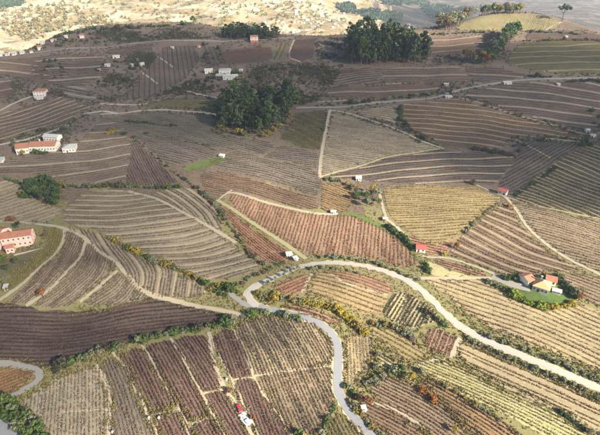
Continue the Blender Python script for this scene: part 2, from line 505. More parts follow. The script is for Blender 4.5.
def vineyard(label, pts, guide, spacing, vines, soil, skip=0, bank=None, density=1.0, width=.44, height=1.0, group=None, gaps=.03, size=None, fine=False):
    NP[0] += 1
    raw = gpoly(beyond(pts)); PLOTS.append(raw); poly = grow(soften(raw), 1.0)
    poly = poly + rng.normal(0, .35, poly.shape)
    cen = poly.mean(0); org = np.array([cen[0], cen[1], float(hgt(cen[0], cen[1]))])
    root = empty('vineyard_plot', org); tag(root, label, 'vineyard', 'vineyard plots on the hillside')
    link('soil', sheet_mesh('soil', poly, .06 + (NP[0] % 14)*.006, org), soil, root)
    dep = axis_depth(org)
    gw = gpoly(guide)
    ds = .75 if dep < 300 else (1.15 if dep < 470 else 2.5)
    spacing *= SPK
    gd_ = gw[-1]-gw[0]
    if abs(gd_[0]) > abs(gd_[1]) and dep > 225:
        spacing *= 1.45; width *= 1.5
    if dep > 480 and not fine:
        spacing = max(spacing, 6.2); width *= 1.9
    rws = rows_in(poly, gw, spacing, ds)
    joined = len(rws) > 290 or dep > 620
    JV, JF, nv = [], [], 0
    for (k, runs) in rws:
        is_bank = skip and k % skip == 0
        rowf = float(np.clip(rng.normal(1.0, .16), .6, 1.35))
        for q in runs:
            if is_bank:
                V, F = strip_rows(q, 2.0, min(spacing*.8, 1.9 if dep < 480 else 2.6), .4, .25, org)
            elif dep < 470:
                # each row grows a little differently, with thin and lush stretches along it
                vig = rowf*(.8 + .3*np.sin(q[:, 0]*.16 + q[:, 1]*.11 + k) + .25*np.sin(q[:, 1]*.29 - q[:, 0]*.21 + 2*k))
                keep = rng.random(len(q)) > gaps + np.clip(.55 - vig, 0, .5)
                t, _ = normals2(q)
                c = np.c_[q, hgt(q[:, 0], q[:, 1])][keep]
                if len(c) < 2: continue
                V, F = cards(c, t[keep], max(3, int(round((10 if dep < 300 else 8)*density))), size or (.36 if dep < 300 else .5), width*.5, .12, height, ds*.55)
                vv = np.repeat(np.clip(vig[keep], .5, 1.3), len(V)//len(c))
                z0_ = hgt(V[:, 0], V[:, 1]); V[:, 2] = z0_ + (V[:, 2]-z0_)*vv
                kk = len(q); zc = hgt(q[:, 0], q[:, 1]); b0 = len(V)
                CV = np.stack([np.c_[q, zc + .42], np.c_[q, zc + .52]], 1).reshape(-1, 3); ia = np.arange(kk-1)*2 + b0
                V = np.r_[V, CV] - org; F = np.r_[F, np.c_[ia, ia+2, ia+3, ia+1]]
            else:
                V, F = strip_rows(q, ds, width*2.6, height*rowf, .5, org)
            if is_bank: link('bank', np_mesh('bank', V, F), bank or M_bank, root)
            elif joined:
                JV.append(V); JF.append(F + nv); nv += len(V)
            else: link('vine_row', np_mesh('vine_row', V, F), vines, root)
    if JV:
        tag(link('vine_rows', np_mesh('vine_rows', np.concatenate(JV), np.concatenate(JF)), vines, root), kind='stuff')
    return root

# soils (bare earth, dry or green grass between the rows)
def soil(name, c, k=.36, green=None):
    c = tuple(x*.84 for x in c)
    lo = tuple(x*(1-k) for x in c); hi = tuple(min(.7, x*(1+k)) for x in c)
    cols = [lo, c, hi] + ([green] if green else [])
    return noisy('soil_'+name, cols, scales=(.045, .55), mixw=(.5, .5), bump=.12, bump_scale=1.6, contrast=.17, detail=8.0)
S_tan = soil('tan', (.33, .262, .15)); S_pale = soil('pale', (.27, .23, .165)); S_brown = soil('brown', (.185, .13, .085))
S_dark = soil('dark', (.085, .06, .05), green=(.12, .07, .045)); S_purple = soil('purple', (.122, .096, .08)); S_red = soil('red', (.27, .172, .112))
S_gold = soil('gold', (.235, .18, .095), green=(.15, .135, .055)); S_hill = soil('hill', (.23, .195, .10), green=(.17, .165, .065)); S_stripe = soil('stripe', (.29, .228, .145)); S_olive = soil('olive', (.15, .125, .065)); S_grass = soil('grass', (.10, .125, .04), green=(.16, .15, .05))
S_yellow = soil('yellow', (.31, .27, .145), green=(.25, .26, .09)); S_grey = soil('grey', (.155, .13, .102)); S_lawn = soil('lawn', (.075, .12, .03))
S_mid = soil('mid', (.225, .172, .112)); S_left = soil('left', (.20, .165, .118), green=(.15, .14, .075)); S_orange = soil('orange', (.24, .155, .08))
S_maroon = soil('maroon', (.145, .10, .078))
M_bank = noisy('bank_grass', [(.19, .15, .09), (.28, .23, .15), (.17, .15, .08)], scales=(.2, 1.5), contrast=.2)
# vines in their autumn state
V_dry = leafy('vine_dry', [(.08, .055, .035), (.15, .105, .065), (.22, .16, .09)])
V_red = leafy('vine_red', [(.12, .04, .025), (.22, .07, .035), (.28, .13, .05)])
V_russet = leafy('vine_russet', [(.07, .04, .03), (.125, .072, .046), (.18, .11, .06)])
V_purple = leafy('vine_purple', [(.05, .034, .03), (.09, .058, .045), (.13, .085, .06)])
V_maroon = leafy('vine_maroon', [(.05, .027, .022), (.10, .048, .035), (.14, .078, .05)])
V_gold = leafy('vine_gold', [(.10, .075, .03), (.20, .15, .05), (.17, .085, .035)])
V_mix = leafy('vine_mixed', [(.21, .06, .04), (.20, .11, .05), (.14, .13, .045)], scales=(.07, .9))
V_brown = leafy('vine_brown', [(.055, .04, .027), (.10, .072, .045), (.15, .11, .065)])
V_olive = leafy('vine_olive', [(.055, .05, .025), (.11, .095, .04), (.16, .13, .06)])
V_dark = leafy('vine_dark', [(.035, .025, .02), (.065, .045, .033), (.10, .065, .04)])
V_yg = leafy('vine_yellowgreen', [(.12, .11, .03), (.2, .18, .05), (.12, .08, .035)])
V_orange = leafy('vine_orange', [(.12, .06, .03), (.2, .1, .04), (.11, .075, .05)])
V_tan = leafy('vine_tan', [(.14, .10, .06), (.21, .155, .09), (.27, .21, .12)])

# ------------------------------------------------------------------ the plots, outlined where they lie on the hill
D_LL = [(150, 360), (170, 400)]      # row direction of the lower left hill
D_P7 = [(260, 322), (283, 370)]
VY = [
 # lower left hill
 ('pale grey-tan dry vineyard plot in the lower left corner beside the hairpin lane', [(20,402),(45,387),(66,374),(96,366),(104,378),(109,392),(107,434),(105,446),(48,446),(35,425)], [(72,376),(70,430)], 2.1, V_dry, S_pale, dict(density=.55, gaps=.22)),
 ('narrow pale brown vineyard plot between two dirt paths at lower left', [(99,365),(115,357),(127,370),(136,392),(147,415),(160,438),(112,442),(112,394)], [(112,366),(124,395),(134,432)], 2.1, V_dry, S_grey, dict(density=.7)),
 ('dark maroon vineyard plot, leftmost of the dark red ones on the lower left hill', [(118,356),(143,348),(157,372),(177,405),(150,413),(139,392),(130,370)], D_LL, 2.1, V_maroon, S_maroon, {}),
 ('small maroon vineyard plot at the bottom edge beside the two white tanks', [(151,418),(179,411),(192,438),(163,440)], D_LL, 2.1, V_maroon, S_maroon, {}),
 ('long maroon vineyard plot, second of the dark red ones on the lower left hill', [(146,347),(171,341),(179,351),(186,367),(199,390),(211,415),(192,422),(179,405),(159,372)], D_LL, 2.1, V_maroon, S_maroon, {}),
 ('small dark vineyard plot at the bottom edge left of the red car track', [(194,425),(213,418),(225,440),(199,444)], D_LL, 2.1, V_maroon, S_maroon, {}),
 ('maroon vineyard plot, third of the dark red ones, ending at a pale cross path', [(175,340),(206,336),(209,348),(218,380),(223,387),(203,392),(189,367)], D_LL, 2.1, V_maroon, S_maroon, {}),
 ('dark maroon vineyard plot just left of the red parked car', [(204,396),(226,391),(236,408),(248,430),(253,444),(229,444),(215,416)], D_LL, 2.1, V_maroon, S_maroon, {}),
 ('maroon vineyard strip between the car track and the striped tan vineyard', [(214,335),(232,330),(242,348),(251,375),(232,378),(216,348)], D_P7, 2.1, V_maroon, S_maroon, {}),
 ('dark maroon vineyard plot just right of the red parked car', [(234,382),(253,379),(267,402),(286,426),(292,444),(262,444),(247,410)], D_P7, 2.1, V_maroon, S_maroon, {}),
 ('large striped tan vineyard on the rounded hill inside the road bend', [(236,328),(250,320),(275,317),(298,319),(315,325),(328,336),(333,350),(331,364),(280,370),(255,374),(244,348)], D_P7, 2.1, V_brown, S_stripe, dict(density=1.2)),
 ('striped brown vineyard below the pale cross path beside the road', [(256,378),(281,374),(331,367),(331,386),(334,400),(325,420),(312,444),(298,444),(288,424),(270,400)], D_P7, 2.1, V_brown, S_mid, dict(density=1.2)),
 # dark hollow and hairpin
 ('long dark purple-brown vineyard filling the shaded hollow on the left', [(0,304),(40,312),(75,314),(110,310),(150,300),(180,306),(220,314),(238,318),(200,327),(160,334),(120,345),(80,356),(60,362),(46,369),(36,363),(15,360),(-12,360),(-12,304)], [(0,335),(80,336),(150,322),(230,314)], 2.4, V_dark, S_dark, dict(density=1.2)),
 ('small orange-brown vineyard inside the hairpin of the grey lane', [(-8,368),(22,369),(34,373),(36,378),(27,384),(10,394),(-8,400)], [(0,386),(18,379),(36,372)], 2.4, V_orange, S_orange, {}),
 # knoll with the pink house
 ('yellow-green vineyard strip curving below the pink house', [(44,228),(60,229),(62,238),(53,253),(27,278),(2,294),(0,289),(22,268),(44,251),(50,240)], [(58,232),(54,250),(28,275),(0,292)], 2.3, V_yg, S_olive, {}),
 ('curved brown vineyard strip between the two pale paths of the knoll', [(66,230),(83,240),(75,261),(55,282),(26,303),(6,302),(30,284),(57,258),(67,241)], [(76,236),(66,258),(44,280),(16,303)], 2.3, V_russet, S_left, {}),
 ('broad brown vineyard on the middle of the knoll, cut by curved paths', [(89,243),(100,256),(113,263),(115,270),(97,285),(77,300),(60,307),(34,306),(60,286),(81,263)], [(96,250),(92,270),(68,290),(44,306)], 2.3, V_dry, S_left, {}),
 ('small brown vineyard at the foot of the knoll inside the track bend', [(120,273),(126,277),(137,290),(149,298),(118,305),(84,304),(103,288)], [(128,278),(118,292),(98,304)], 2.3, V_dry, S_left, {}),
 ('brown vineyard with curving rows between the dirt track and the golden hedge', [(66,228),(86,231),(104,236),(112,241),(130,253),(148,263),(168,269),(190,281),(206,293),(198,297),(158,295),(140,286),(128,272),(117,259),(102,251),(88,237)], [(128,252),(138,264),(144,276),(140,296)], 2.6, V_dry, S_left, dict(skip=5)),
 # terraced slope
 ('large terraced brown vineyard with pale banks in the left middle', [(65,209),(85,193),(110,190),(130,192),(150,198),(170,207),(190,218),(218,235),(236,248),(250,258),(258,266),(248,273),(225,279),(200,277),(185,271),(165,261),(150,257),(130,245),(112,235),(90,227),(66,222)], [(70,220),(120,221),(170,215),(240,200)], 2.7, V_dry, S_left, dict(skip=3)),
 ('brown vineyard with curved rows in the crook of two hedges', [(152,194),(170,189),(190,189),(205,197),(213,207),(220,223),(222,231),(205,221),(180,208),(166,201)], [(166,190),(185,201),(200,214),(208,228)], 2.8, V_dry, S_left, dict(skip=3)),
 ('terraced tan vineyard left of the dark green copse', [(-8,183),(12,181),(25,196),(48,206),(62,211),(50,220),(36,224),(-8,221)], [(0,214),(40,202)], 2.8, V_tan, S_pale, dict(skip=3)),
 ('purple-brown vineyard right of the winery, rows running downhill', [(131,140),(160,165),(178,183),(150,185),(127,184),(129,170),(133,152)], [(142,160),(154,183)], 2.8, V_russet, S_purple, {}),
 ('wide faded vineyard below the white winery and its barn', [(-8,167),(30,156),(75,151),(82,141),(94,128),(105,117),(113,120),(121,131),(129,140),(131,152),(126,170),(124,183),(100,183),(85,179),(60,177),(30,172),(-8,173)], [(20,166),(70,163),(120,156)], 3.0, V_russet, S_grey, dict(skip=6)),
 ('terraced brown vineyard above the winery road, pale banks across it', [(-8,116),(20,109),(45,101),(60,97),(80,103),(95,108),(82,111),(71,119),(57,127),(38,134),(12,139),(-8,142)], [(-5,130),(30,121),(70,106)], 3.2, V_russet, S_grey, dict(skip=4)),
 ('small reddish terraced plot at the left edge above the lane', [(-8,78),(13,80),(16,94),(-8,101)], [(-6,92),(16,88)], 3.2, V_russet, S_purple, dict(skip=4)),
 ('smooth brown vineyard right of the long straight hedge bank', [(134,136),(160,137),(190,142),(216,150),(214,157),(190,162),(168,164)], [(140,138),(214,154)], 3.0, V_purple, S_grey, {}),
 ('large smooth grey-brown vineyard left of the dark pine grove', [(108,119),(140,113),(166,113),(196,115),(216,117),(212,130),(225,137),(268,142),(274,148),(258,155),(240,150),(216,147),(180,140),(140,134),(120,127)], [(115,122),(190,128),(265,146)], 3.0, V_olive, S_grey, dict(width=.28)),
 ('greenish-brown field strip above the curved pale path', [(150,104),(180,98),(200,98),(216,102),(214,111),(196,109),(166,107),(142,107)], [(150,105),(214,106)], 3.2, V_olive, S_olive, {}),
 ('reddish-brown sloping vineyard with a pale zigzag path at upper left', [(122,100),(136,85),(155,58),(165,47),(195,46),(199,60),(186,78),(170,87),(150,97)], [(150,60),(150,95)], 3.2, V_russet, S_purple, {}),
 ('brown scrubby plot around the white sheds at upper left', [(32,58),(60,55),(105,56),(110,74),(86,84),(62,87),(32,76)], [(35,70),(105,66)], 4.0, V_purple, S_grey, dict(skip=6)),
 ('brown stepped plot at the left edge below the white village row', [(-8,60),(30,58),(48,70),(54,84),(36,84),(20,78),(-8,75)], [(-5,70),(50,76)], 3.4, V_russet, S_purple, dict(skip=4)),
 ('reddish plot below the small white house with the red base', [(222,53),(245,48),(271,48),(272,59),(250,63),(225,64)], [(224,60),(272,55)], 3.4, V_russet, S_purple, {}),
 ('narrow green strip plot near the ridge road', [(277,45),(289,41),(284,58),(273,60)], [(280,58),(287,42)], 3.4, V_olive, S_olive, {}),
 ('dark brown plot edged with a pale path below the ridge trees', [(295,41),(315,39),(312,57),(304,61),(287,57)], [(290,56),(312,48)], 3.4, V_purple, S_dark, {}),
 ('long reddish strip vineyard above the upper road', [(325,96),(331,88),(384,86),(425,84),(440,85),(439,92),(420,97),(385,99),(340,98)], [(330,93),(440,88)], 3.0, V_russet, S_purple, dict(skip=4)),
 ('pale brown vineyard with level rows in front of the upper tall grove', [(382,69),(425,67),(460,67),(468,76),(470,82),(440,83),(384,84)], [(384,76),(468,75)], 3.0, V_russet, S_grey, dict(skip=4)),
 ('dark plot below the orange trees beside the upper road', [(464,69),(490,67),(510,71),(528,76),(500,80),(474,84),(470,76)], [(470,74),(520,77)], 3.0, V_purple, S_purple, dict(skip=4)),
 ('brown plot beneath the sunlit hilltop', [(412,42),(440,38),(493,35),(488,46),(470,52),(455,55),(430,60),(415,55)], [(415,48),(490,42)], 3.2, V_russet, S_purple, dict(skip=4)),
 ('sunlit golden-green vineyard on the rounded hilltop at upper right', [(456,29),(470,20),(484,16),(500,14),(530,13.5),(548,17),(560,22),(555,28),(520,30),(480,31)], [(505,29),(515,14)], 3.2, V_olive, S_hill, dict(fine=True, height=.45)),
 ('olive-brown hillside vineyard right of the slanting tree line', [(524,43),(565,41),(612,42),(612,75),(560,74),(530,70),(506,63),(513,51)], [(515,58),(605,56)], 3.0, V_olive, S_olive, dict(skip=4)),
 ('thin brown strip of vines just under the lone pine', [(528,33),(560,31),(590,34),(612,38),(612,40),(526,40)], [(530,36),(605,37)], 3.2, V_purple, S_purple, {}),
 ('large dark purple vineyard with level rows below the upper road', [(483,89),(500,85),(520,83),(560,83),(612,83),(612,131),(592,132),(560,124),(534,117),(504,109),(484,101),(464,97),(471,91)], [(480,96),(540,100),(605,110)], 2.8, V_purple, S_purple, dict(skip=4)),
 ('banded orange-brown vineyard on the dark slope at right', [(401,105),(424,103),(448,98),(464,101),(480,107),(504,115),(534,123),(560,130),(590,139),(545,136),(516,137),(500,148),(470,149),(448,146),(430,139),(412,129),(403,119)], [(405,118),(460,122),(520,130)], 2.8, V_orange, S_brown, dict(skip=4)),
 ('pale tan trapezoid vineyard with a bright path along its left side', [(332,113),(350,116),(370,123),(392,129),(420,143),(438,149),(400,152),(370,160),(345,168),(323,174),(325,150),(328,130)], [(330,135),(400,143)], 2.8, V_tan, S_pale, {}),
 ('small pale plot wedged between the upper road and the bright path', [(354,112),(370,109),(396,105),(397,115),(394,124),(373,118)], [(360,112),(395,118)], 2.8, V_tan, S_pale, {}),
 ('olive-green plot right of the dark pine grove', [(290,126),(300,113),(327,111),(323,131),(319,150),(300,147),(281,138)], [(295,125),(322,140)], 2.8, V_olive, S_olive, {}),
 ('wide purple vineyard above the golden plot', [(327,178),(345,172),(375,163),(400,157),(440,151),(470,153),(500,154),(514,151),(516,158),(508,168),(498,180),(493,185),(475,182),(440,183),(420,183),(400,183),(380,181),(360,179)], [(350,176),(420,168),(500,166)], 2.7, V_purple, S_purple, dict(skip=4)),
 # sunlit middle
 ('golden vineyard turning red at its lower edge, below the purple one', [(385,189),(420,187),(460,187),(478,188),(501,198),(494,205),(479,213),(464,227),(455,238),(440,244),(422,241),(408,231),(396,221),(388,208)], [(388,206),(430,205),(490,202)], 2.7, V_gold, S_gold, {}),
 ('small red-brown plot beside the round orange tree', [(408,234),(422,243),(440,246),(455,240),(450,250),(432,255),(418,247)], [(410,238),(452,247)], 2.6, V_red, S_red, {}),
 ('brown vineyard with wide slanting ridges above the garden house', [(506,202),(512,211),(520,225),(532,239),(548,251),(565,263),(583,271),(560,271),(530,274),(502,274),(494,271),(468,261),(449,255),(456,245),(469,230),(485,216)], [(455,232),(490,250),(520,264),(560,276)], 2.6, V_russet, S_brown, dict(skip=3, width=.5)),
 ('shaded terraced hillside with fanning rows at the right edge', [(514,195),(522,204),(560,210),(612,220),(612,140),(586,145),(562,159),(546,170),(522,188)], [(525,172),(560,186),(612,206)], 2.9, V_dark, S_olive, dict(skip=3)),
 ('tan vineyard with level rows right of the winding pale track', [(510,202),(530,208),(560,214),(612,224),(612,275),(584,264),(566,255),(544,240),(532,228),(520,211)], [(520,218),(560,228),(612,246)], 2.7, V_dry, S_mid, {}),
 ('reddish-brown vineyard right of the garden house', [(557,275),(585,275),(612,283),(612,312),(588,301),(580,290),(567,281)], [(560,276),(612,296)], 2.7, V_russet, S_mid, {}),
 ('big bright tan vineyard between the garden house and the road', [(427,281),(460,281),(488,281),(497,287),(515,302),(545,309),(575,305),(585,306),(612,319),(612,373),(600,371),(575,361),(545,349),(515,337),(490,326),(472,316),(457,303),(442,291)], [(440,288),(500,308),(560,332),(612,356)], 3.2, V_dry, S_tan, {}),
 ('bright tan terraced vineyard below the road at lower right', [(462,342),(480,349),(505,360),(535,373),(565,386),(612,408),(612,440),(588,428),(562,411),(540,401),(520,391),(500,384),(480,371),(466,363),(458,356)], [(462,346),(530,376),(612,414)], 2.8, V_dry, S_tan, dict(skip=3)),
 ('yellow-green vineyard strip slanting to the lower right corner', [(420,362),(445,361),(460,367),(480,376),(500,389),(530,401),(560,416),(600,440),(602,448),(560,442),(530,426),(490,406),(455,389),(430,376),(415,368)], [(425,366),(490,394),(570,434)], 2.4, V_yg, S_yellow, dict(density=.8)),
 ('greenish striped vineyard left of the small maroon plot', [(369,327),(385,328),(400,334),(412,341),(426,350),(438,357),(418,362),(405,361),(394,352),(381,340)], [(372,330),(400,345),(428,362)], 2.6, V_yg, S_gold, {}),
 ('tiny yellow striped plot beside the grey-green bushes', [(377,352),(386,355),(396,363),(399,369),(382,371),(377,365)], [(377,358),(397,370)], 2.6, V_olive, S_yellow, {}),
 ('small maroon vineyard plot below the road near a pale gap', [(425,337),(433,329),(456,337),(451,357),(424,346)], [(445,334),(438,352)], 2.4, V_maroon, S_red, {}),
 ('vineyard with dark rows on yellow ground beside the road', [(383,315),(391,302),(399,292),(413,299),(430,306),(439,318),(425,324),(410,327),(395,321)], [(408,296),(394,319)], 2.7, V_dark, S_yellow, dict(density=1.9)),
 ('narrow red vineyard strip along the inside of the road', [(322,271),(350,273),(375,278),(394,289),(388,294),(365,288),(346,283),(335,276)], [(325,273),(360,280),(392,292)], 2.4, V_mix, S_red, {}),
 ('mottled red and green vineyard in the middle of the road loop', [(306,291),(319,275),(333,275),(345,285),(365,290),(387,296),(380,314),(360,311),(340,303),(322,296)], [(310,284),(345,294),(384,308)], 2.9, V_mix, S_gold, {}),
 ('small red vineyard near the bend of the road', [(273,287),(290,280),(308,274),(304,291),(289,296),(277,291)], [(276,291),(306,278)], 2.3, V_red, S_red, {}),
 ('reddish vineyard strip between the yellow hedge and the road', [(281,306),(300,307),(325,313),(344,325),(336,325),(315,317),(296,311)], [(284,307),(315,314),(342,326)], 2.2, V_russet, S_red, {}),
 ('brown and pale vineyard right of the straight stretch of road', [(346,335),(362,333),(373,341),(374,352),(368,368),(358,379),(350,387),(344,384),(345,360)], [(350,338),(352,380)], 2.3, V_russet, S_tan, dict(density=.6)),
 ('russet vineyard with slanting rows beside the orange trees', [(371,387),(386,377),(400,378),(420,387),(440,401),(453,416),(466,432),(476,448),(440,448),(420,426),(400,413),(374,400)], [(376,384),(420,406),(470,440)], 2.3, V_russet, S_mid, {}),
 ('russet vineyard at the bottom edge below the pale grass strip', [(357,405),(372,404),(399,416),(424,431),(438,448),(400,448),(386,433),(369,419)], [(362,405),(400,424),(436,446)], 2.3, V_russet, S_brown, {}),
 ('dark brown vineyard strip along the grey-green bushes at the bottom', [(416,374),(440,386),(470,403),(500,421),(532,444),(486,448),(462,420),(441,399),(425,386)], [(420,378),(470,406),(525,442)], 2.4, V_dark, S_orange, {}),
 ('small green-brown plot left of the road at the bottom edge', [(340,412),(348,418),(361,433),(368,448),(326,448),(331,426)], [(338,418),(352,446)], 2.3, V_olive, S_olive, {}),
 ('large red striped vineyard above the road, the brightest red slope', [(227,197),(236,195),(260,203),(282,209),(304,214),(335,217),(350,216),(370,223),(385,231),(400,241),(411,252),(419,264),(408,267),(396,265),(380,259),(350,255),(320,254),(308,255),(291,243),(262,226),(240,211)], [(330,220),(322,254)], 3.5, V_mix, S_red, {}),
 ('narrow reddish strip vineyard left of the grassy diagonal track', [(222,207),(240,220),(262,236),(282,250),(290,256),(284,261),(272,263),(259,257),(247,243),(235,226)], [(232,216),(282,256)], 2.4, V_red, S_red, {}),
 ('brown to reddish vineyard above the grey strip path', [(203,173),(225,173),(255,181),(290,191),(317,201),(317,209),(300,208),(280,202),(255,195),(238,189),(228,191),(218,197),(207,190),(201,181)], [(210,180),(260,188),(316,206)], 2.7, V_russet, S_brown, {}),
 ('grey-brown vineyard left of the corner with the bright path', [(208,161),(240,152),(262,159),(300,166),(317,173),(320,184),(316,197),(290,186),(255,176),(225,168)], [(215,163),(260,170),(318,186)], 2.7, V_purple, S_grey, {}),
 ('olive-brown plot left of the roadside trees near the white shed', [(323,184),(345,186),(355,191),(354,205),(340,211),(323,210)], [(325,190),(352,200)], 2.7, V_olive, S_orange, {}),
 ('plain brown plot between the pine grove and the bright path', [(264,157),(283,146),(300,150),(317,154),(316,170),(296,163)], [(270,156),(316,162)], 2.8, V_purple, S_grey, {}),
 ('dark fallow brown plot between the gully and the far right path', [(519,142),(545,141),(582,146),(560,158),(545,168),(522,186),(512,193),(499,187),(511,170),(518,158)], [(512,178),(560,150)], 3.0, V_dark, S_purple, {}),
 ('dull brown plot left of the pale level-rowed vineyard', [(346,69),(380,69),(382,84),(334,86),(332,80)], [(336,82),(380,76)], 3.0, V_purple, S_grey, {}),
 ('brown scrubby plot left of the orange trees', [(432,60),(455,57),(462,58),(462,65),(434,65)], [(434,63),(462,61)], 3.0, V_purple, S_purple, {}),
 ('stepped brown plot right of the house with orange roof', [(54,88),(82,86),(98,98),(92,104),(66,96)], [(56,92),(96,98)], 3.0, V_purple, S_grey, dict(skip=3)),
 ('narrow brown plot right of the reddish zigzag slope', [(203,47),(220,46),(221,64),(208,67)], [(206,50),(212,66)], 3.0, V_russet, S_purple, {}),
 ('faded brown plot below the ridge road at left', [(106,50),(134,46),(154,44),(150,52),(130,53),(112,57)], [(108,53),(150,48)], 3.0, V_purple, S_grey, {}),
 ('short dark red strip above the pale lane to the garden house', [(434,260),(447,261),(466,267),(488,276),(470,274),(449,268)], [(436,261),(486,276)], 2.5, V_maroon, S_red, {}),
]
for (lab, pts, gd, sp, vm, sm, kw) in VY: vineyard(lab, pts, gd, sp, vm, sm, **kw)

# grass plots without vines
def grass_plot(name, label, pts, mat, off=.15):
    raw = gpoly(pts); PLOTS.append(raw); poly = soften(raw)
    return tag(link(name, sheet_mesh(name, poly, off, (0, 0, 0)), mat), label, kind='structure')
grass_plot('grass', 'bright green grass patch beside the small white shed', [(181,169),(200,161),(222,155),(229,160),(206,168),(186,172)], S_grass)
grass_plot('lawn', 'bright green lawn round the garden house', [(509,288),(520,281),(530,278),(558,278),(571,290),(577,300),(565,305),(545,306),(525,301),(513,294)], S_lawn)
grass_plot('grass', 'yellow-green grass wedge below the red roofed shed', [(424,261),(432,262),(447,270),(470,276),(482,278),(440,277),(428,275)], S_yellow)
grass_plot('grass', 'green garden slope under the pink house', [(-8,258),(10,256),(34,246),(44,248),(42,253),(20,268),(-8,290)], S_olive)
grass_plot('grass', 'green verge along the top of the red striped vineyard', [(336,213),(350,211),(372,219),(388,228),(402,238),(413,250),(421,262),(419,264),(408,250),(396,239),(383,231),(368,223),(350,216)], S_grass)
grass_plot('grass', 'pale yellow field behind the upper tall grove', [(404,35),(426,33),(432,36),(408,39)], S_tan)
# ------------------------------------------------------------------ roads and tracks
M_road = noisy('asphalt_pale', [(.26, .245, .21), (.36, .34, .30), (.30, .285, .245)], scales=(.08, 2.0), rough=.9, contrast=.2)
M_lane = noisy('asphalt_grey', [(.16, .155, .14), (.23, .22, .195), (.19, .185, .165)], scales=(.08, 2.0), rough=.9, contrast=.2)
M_dirt = noisy('dirt_pale', [(.23, .185, .13), (.33, .28, .205), (.27, .225, .15)], scales=(.15, 1.4), contrast=.2)
M_dirtgrass = noisy('dirt_grassy', [(.20, .19, .09), (.32, .28, .16), (.26, .24, .10)], scales=(.2, 1.4), contrast=.2)
M_lane2 = noisy('lane_pale', [(.22, .21, .18), (.31, .29, .25), (.26, .245, .21)], scales=(.08, 2.0), rough=.9, contrast=.2)
M_asph = noisy('asphalt_blue', [(.15, .155, .165), (.205, .21, .22), (.175, .18, .19)], scales=(.06, 1.2), rough=.85, contrast=.2)
M_worn = noisy('asphalt_worn', [(.22, .21, .19), (.33, .315, .285), (.27, .26, .24)], scales=(.1, 1.0), rough=.9, contrast=.2)
M_verge = noisy('verge', [(.30, .25, .16), (.38, .33, .22), (.22, .21, .09)], scales=(.2, 1.4), contrast=.2)
RD1 = [(625,400),(600,389),(560,372),(530,359),(500,347),(480,338),(462,328),(446,315),(433,301),(421,290),(408,281),(390,273),(366,266),(340,263),(320,263),(300,266.5),(280,275),(262,283),(251,289),(247,294),(250,301),(258,307),(272,311),(288,314),(304,317),(319,323),(330,331),(337,341),(338.5,356),(337.5,374),(337,388),(343,403),(356,420),(372,435),(388,449)]
K_ = 21
track('verge', 'pale gravel verge along the looping upper part of the road', RD1[:K_+2], 4.9, M_verge, off=.20, jit=.5)
track('verge', 'pale gravel verge along the grey lower part of the road', RD1[K_:], 5.2, M_verge, off=.206, jit=.5)
track('road', 'pale cream country road looping through the vineyards', RD1[:K_+2], 3.5, M_road, off=.27, jit=.08)
track('road', 'grey lower part of the road running to the bottom edge', RD1[K_:], 4.0, M_asph, off=.285, jit=.08)
track('road', 'short grey lane joining the road at its sharp bend', [(262,309.5),(252,307.5),(242,303),(234,297),(230,292)], 3.2, M_lane, off=.235)
track('road', 'grey hairpin lane at the lower left', [(-10,404),(0,401),(15,394.5),(30,386.5),(40,379),(40,372.5),(30,368),(18,365),(0,363.5),(-10,363)], 3.6, M_lane, off=.24)
track('road', 'pale road cutting the bottom left corner', [(-7,419),(0,424),(14,433),(26,443)], 6.5, M_asph, off=.25)
track('road', 'pale lane climbing past the white winery', [(-10,146),(0,145),(12,142.5),(28,139.5),(42,135),(60,129),(74,120),(84,114),(102,111),(118,114)], 3.6, M_lane2, off=.235)
track('dirt_track', 'lane climbing to the white house with the orange roof', [(-10,114),(0,111),(14,103.5),(28,97.5),(36,96)], 3.6, M_dirt)
track('dirt_track', 'curved pale path above the smooth grey-brown vineyard', [(100,114.5),(120,114),(140,110.5),(166,110),(196,112),(218,114.5)], 2.6, M_dirt)
track('dirt_track', 'pale path behind the pine grove', [(186,91),(200,95),(220,99)], 3.0, M_dirt)
track('dirt_track', 'short pale terrace path at upper left', [(100,104),(120,105),(136,105),(148,104)], 2.6, M_dirt)
track('road', 'thin ridge road along the top of the left slope', [(-10,58),(0,57),(20,54.5),(38,52.5),(70,48.5),(98,48),(134,43.5),(154,41.5),(184,40.5),(224,41.3),(250,41),(272,39),(294,38)], 3.6, M_lane, off=.235)
track('road', 'upper pale road crossing the right hand slope', [(296,108),(330,108),(356,105.5),(386,102),(420,100),(446,95),(462,89.5),(480,86),(496,83.5),(515,80.5),(536,79.5),(564,78.5),(612,79.5)], 4.0, M_lane, off=.24)
track('dirt_track', 'faint path just above the upper road', [(318,102),(340,100.5),(365,102),(386,102)], 2.0, M_dirtgrass)
track('dirt_track', 'bright straight path down the side of the tan trapezoid', [(330,110),(326,130),(322,150),(320,168),(320,178)], 3.0, M_dirt)
track('dirt_track', 'bright path slanting right from the upper road', [(330,110),(350,113.5),(370,120.5),(390,126.5),(404,132.5),(420,141),(444,149)], 2.4, M_dirt)
track('dirt_track', 'pale edge between the tan and the purple vineyard', [(321,177),(345,170),(375,161),(400,154.5),(440,149)], 1.8, M_dirtgrass)
track('dirt_track', 'track past the roadside trees to the small hut', [(379,190),(382,204),(385,217),(392,224),(400,230),(410,240)], 2.2, M_dirt)
track('dirt_track', 'pale grey strip path above the red striped vineyard', [(228,193),(236,193),(260,201),(282,206.5),(304,212),(322,214.5),(338,214)], 2.8, M_dirt)
track('dirt_track', 'straight grassy track slanting down to the road', [(217,200),(240,214.5),(266,231.5),(290,247),(306,259)], 3.0, M_dirtgrass)
track('dirt_track', 'short pale track corner above the grassy track', [(218,200),(226,194),(232,190)], 2.0, M_dirt)
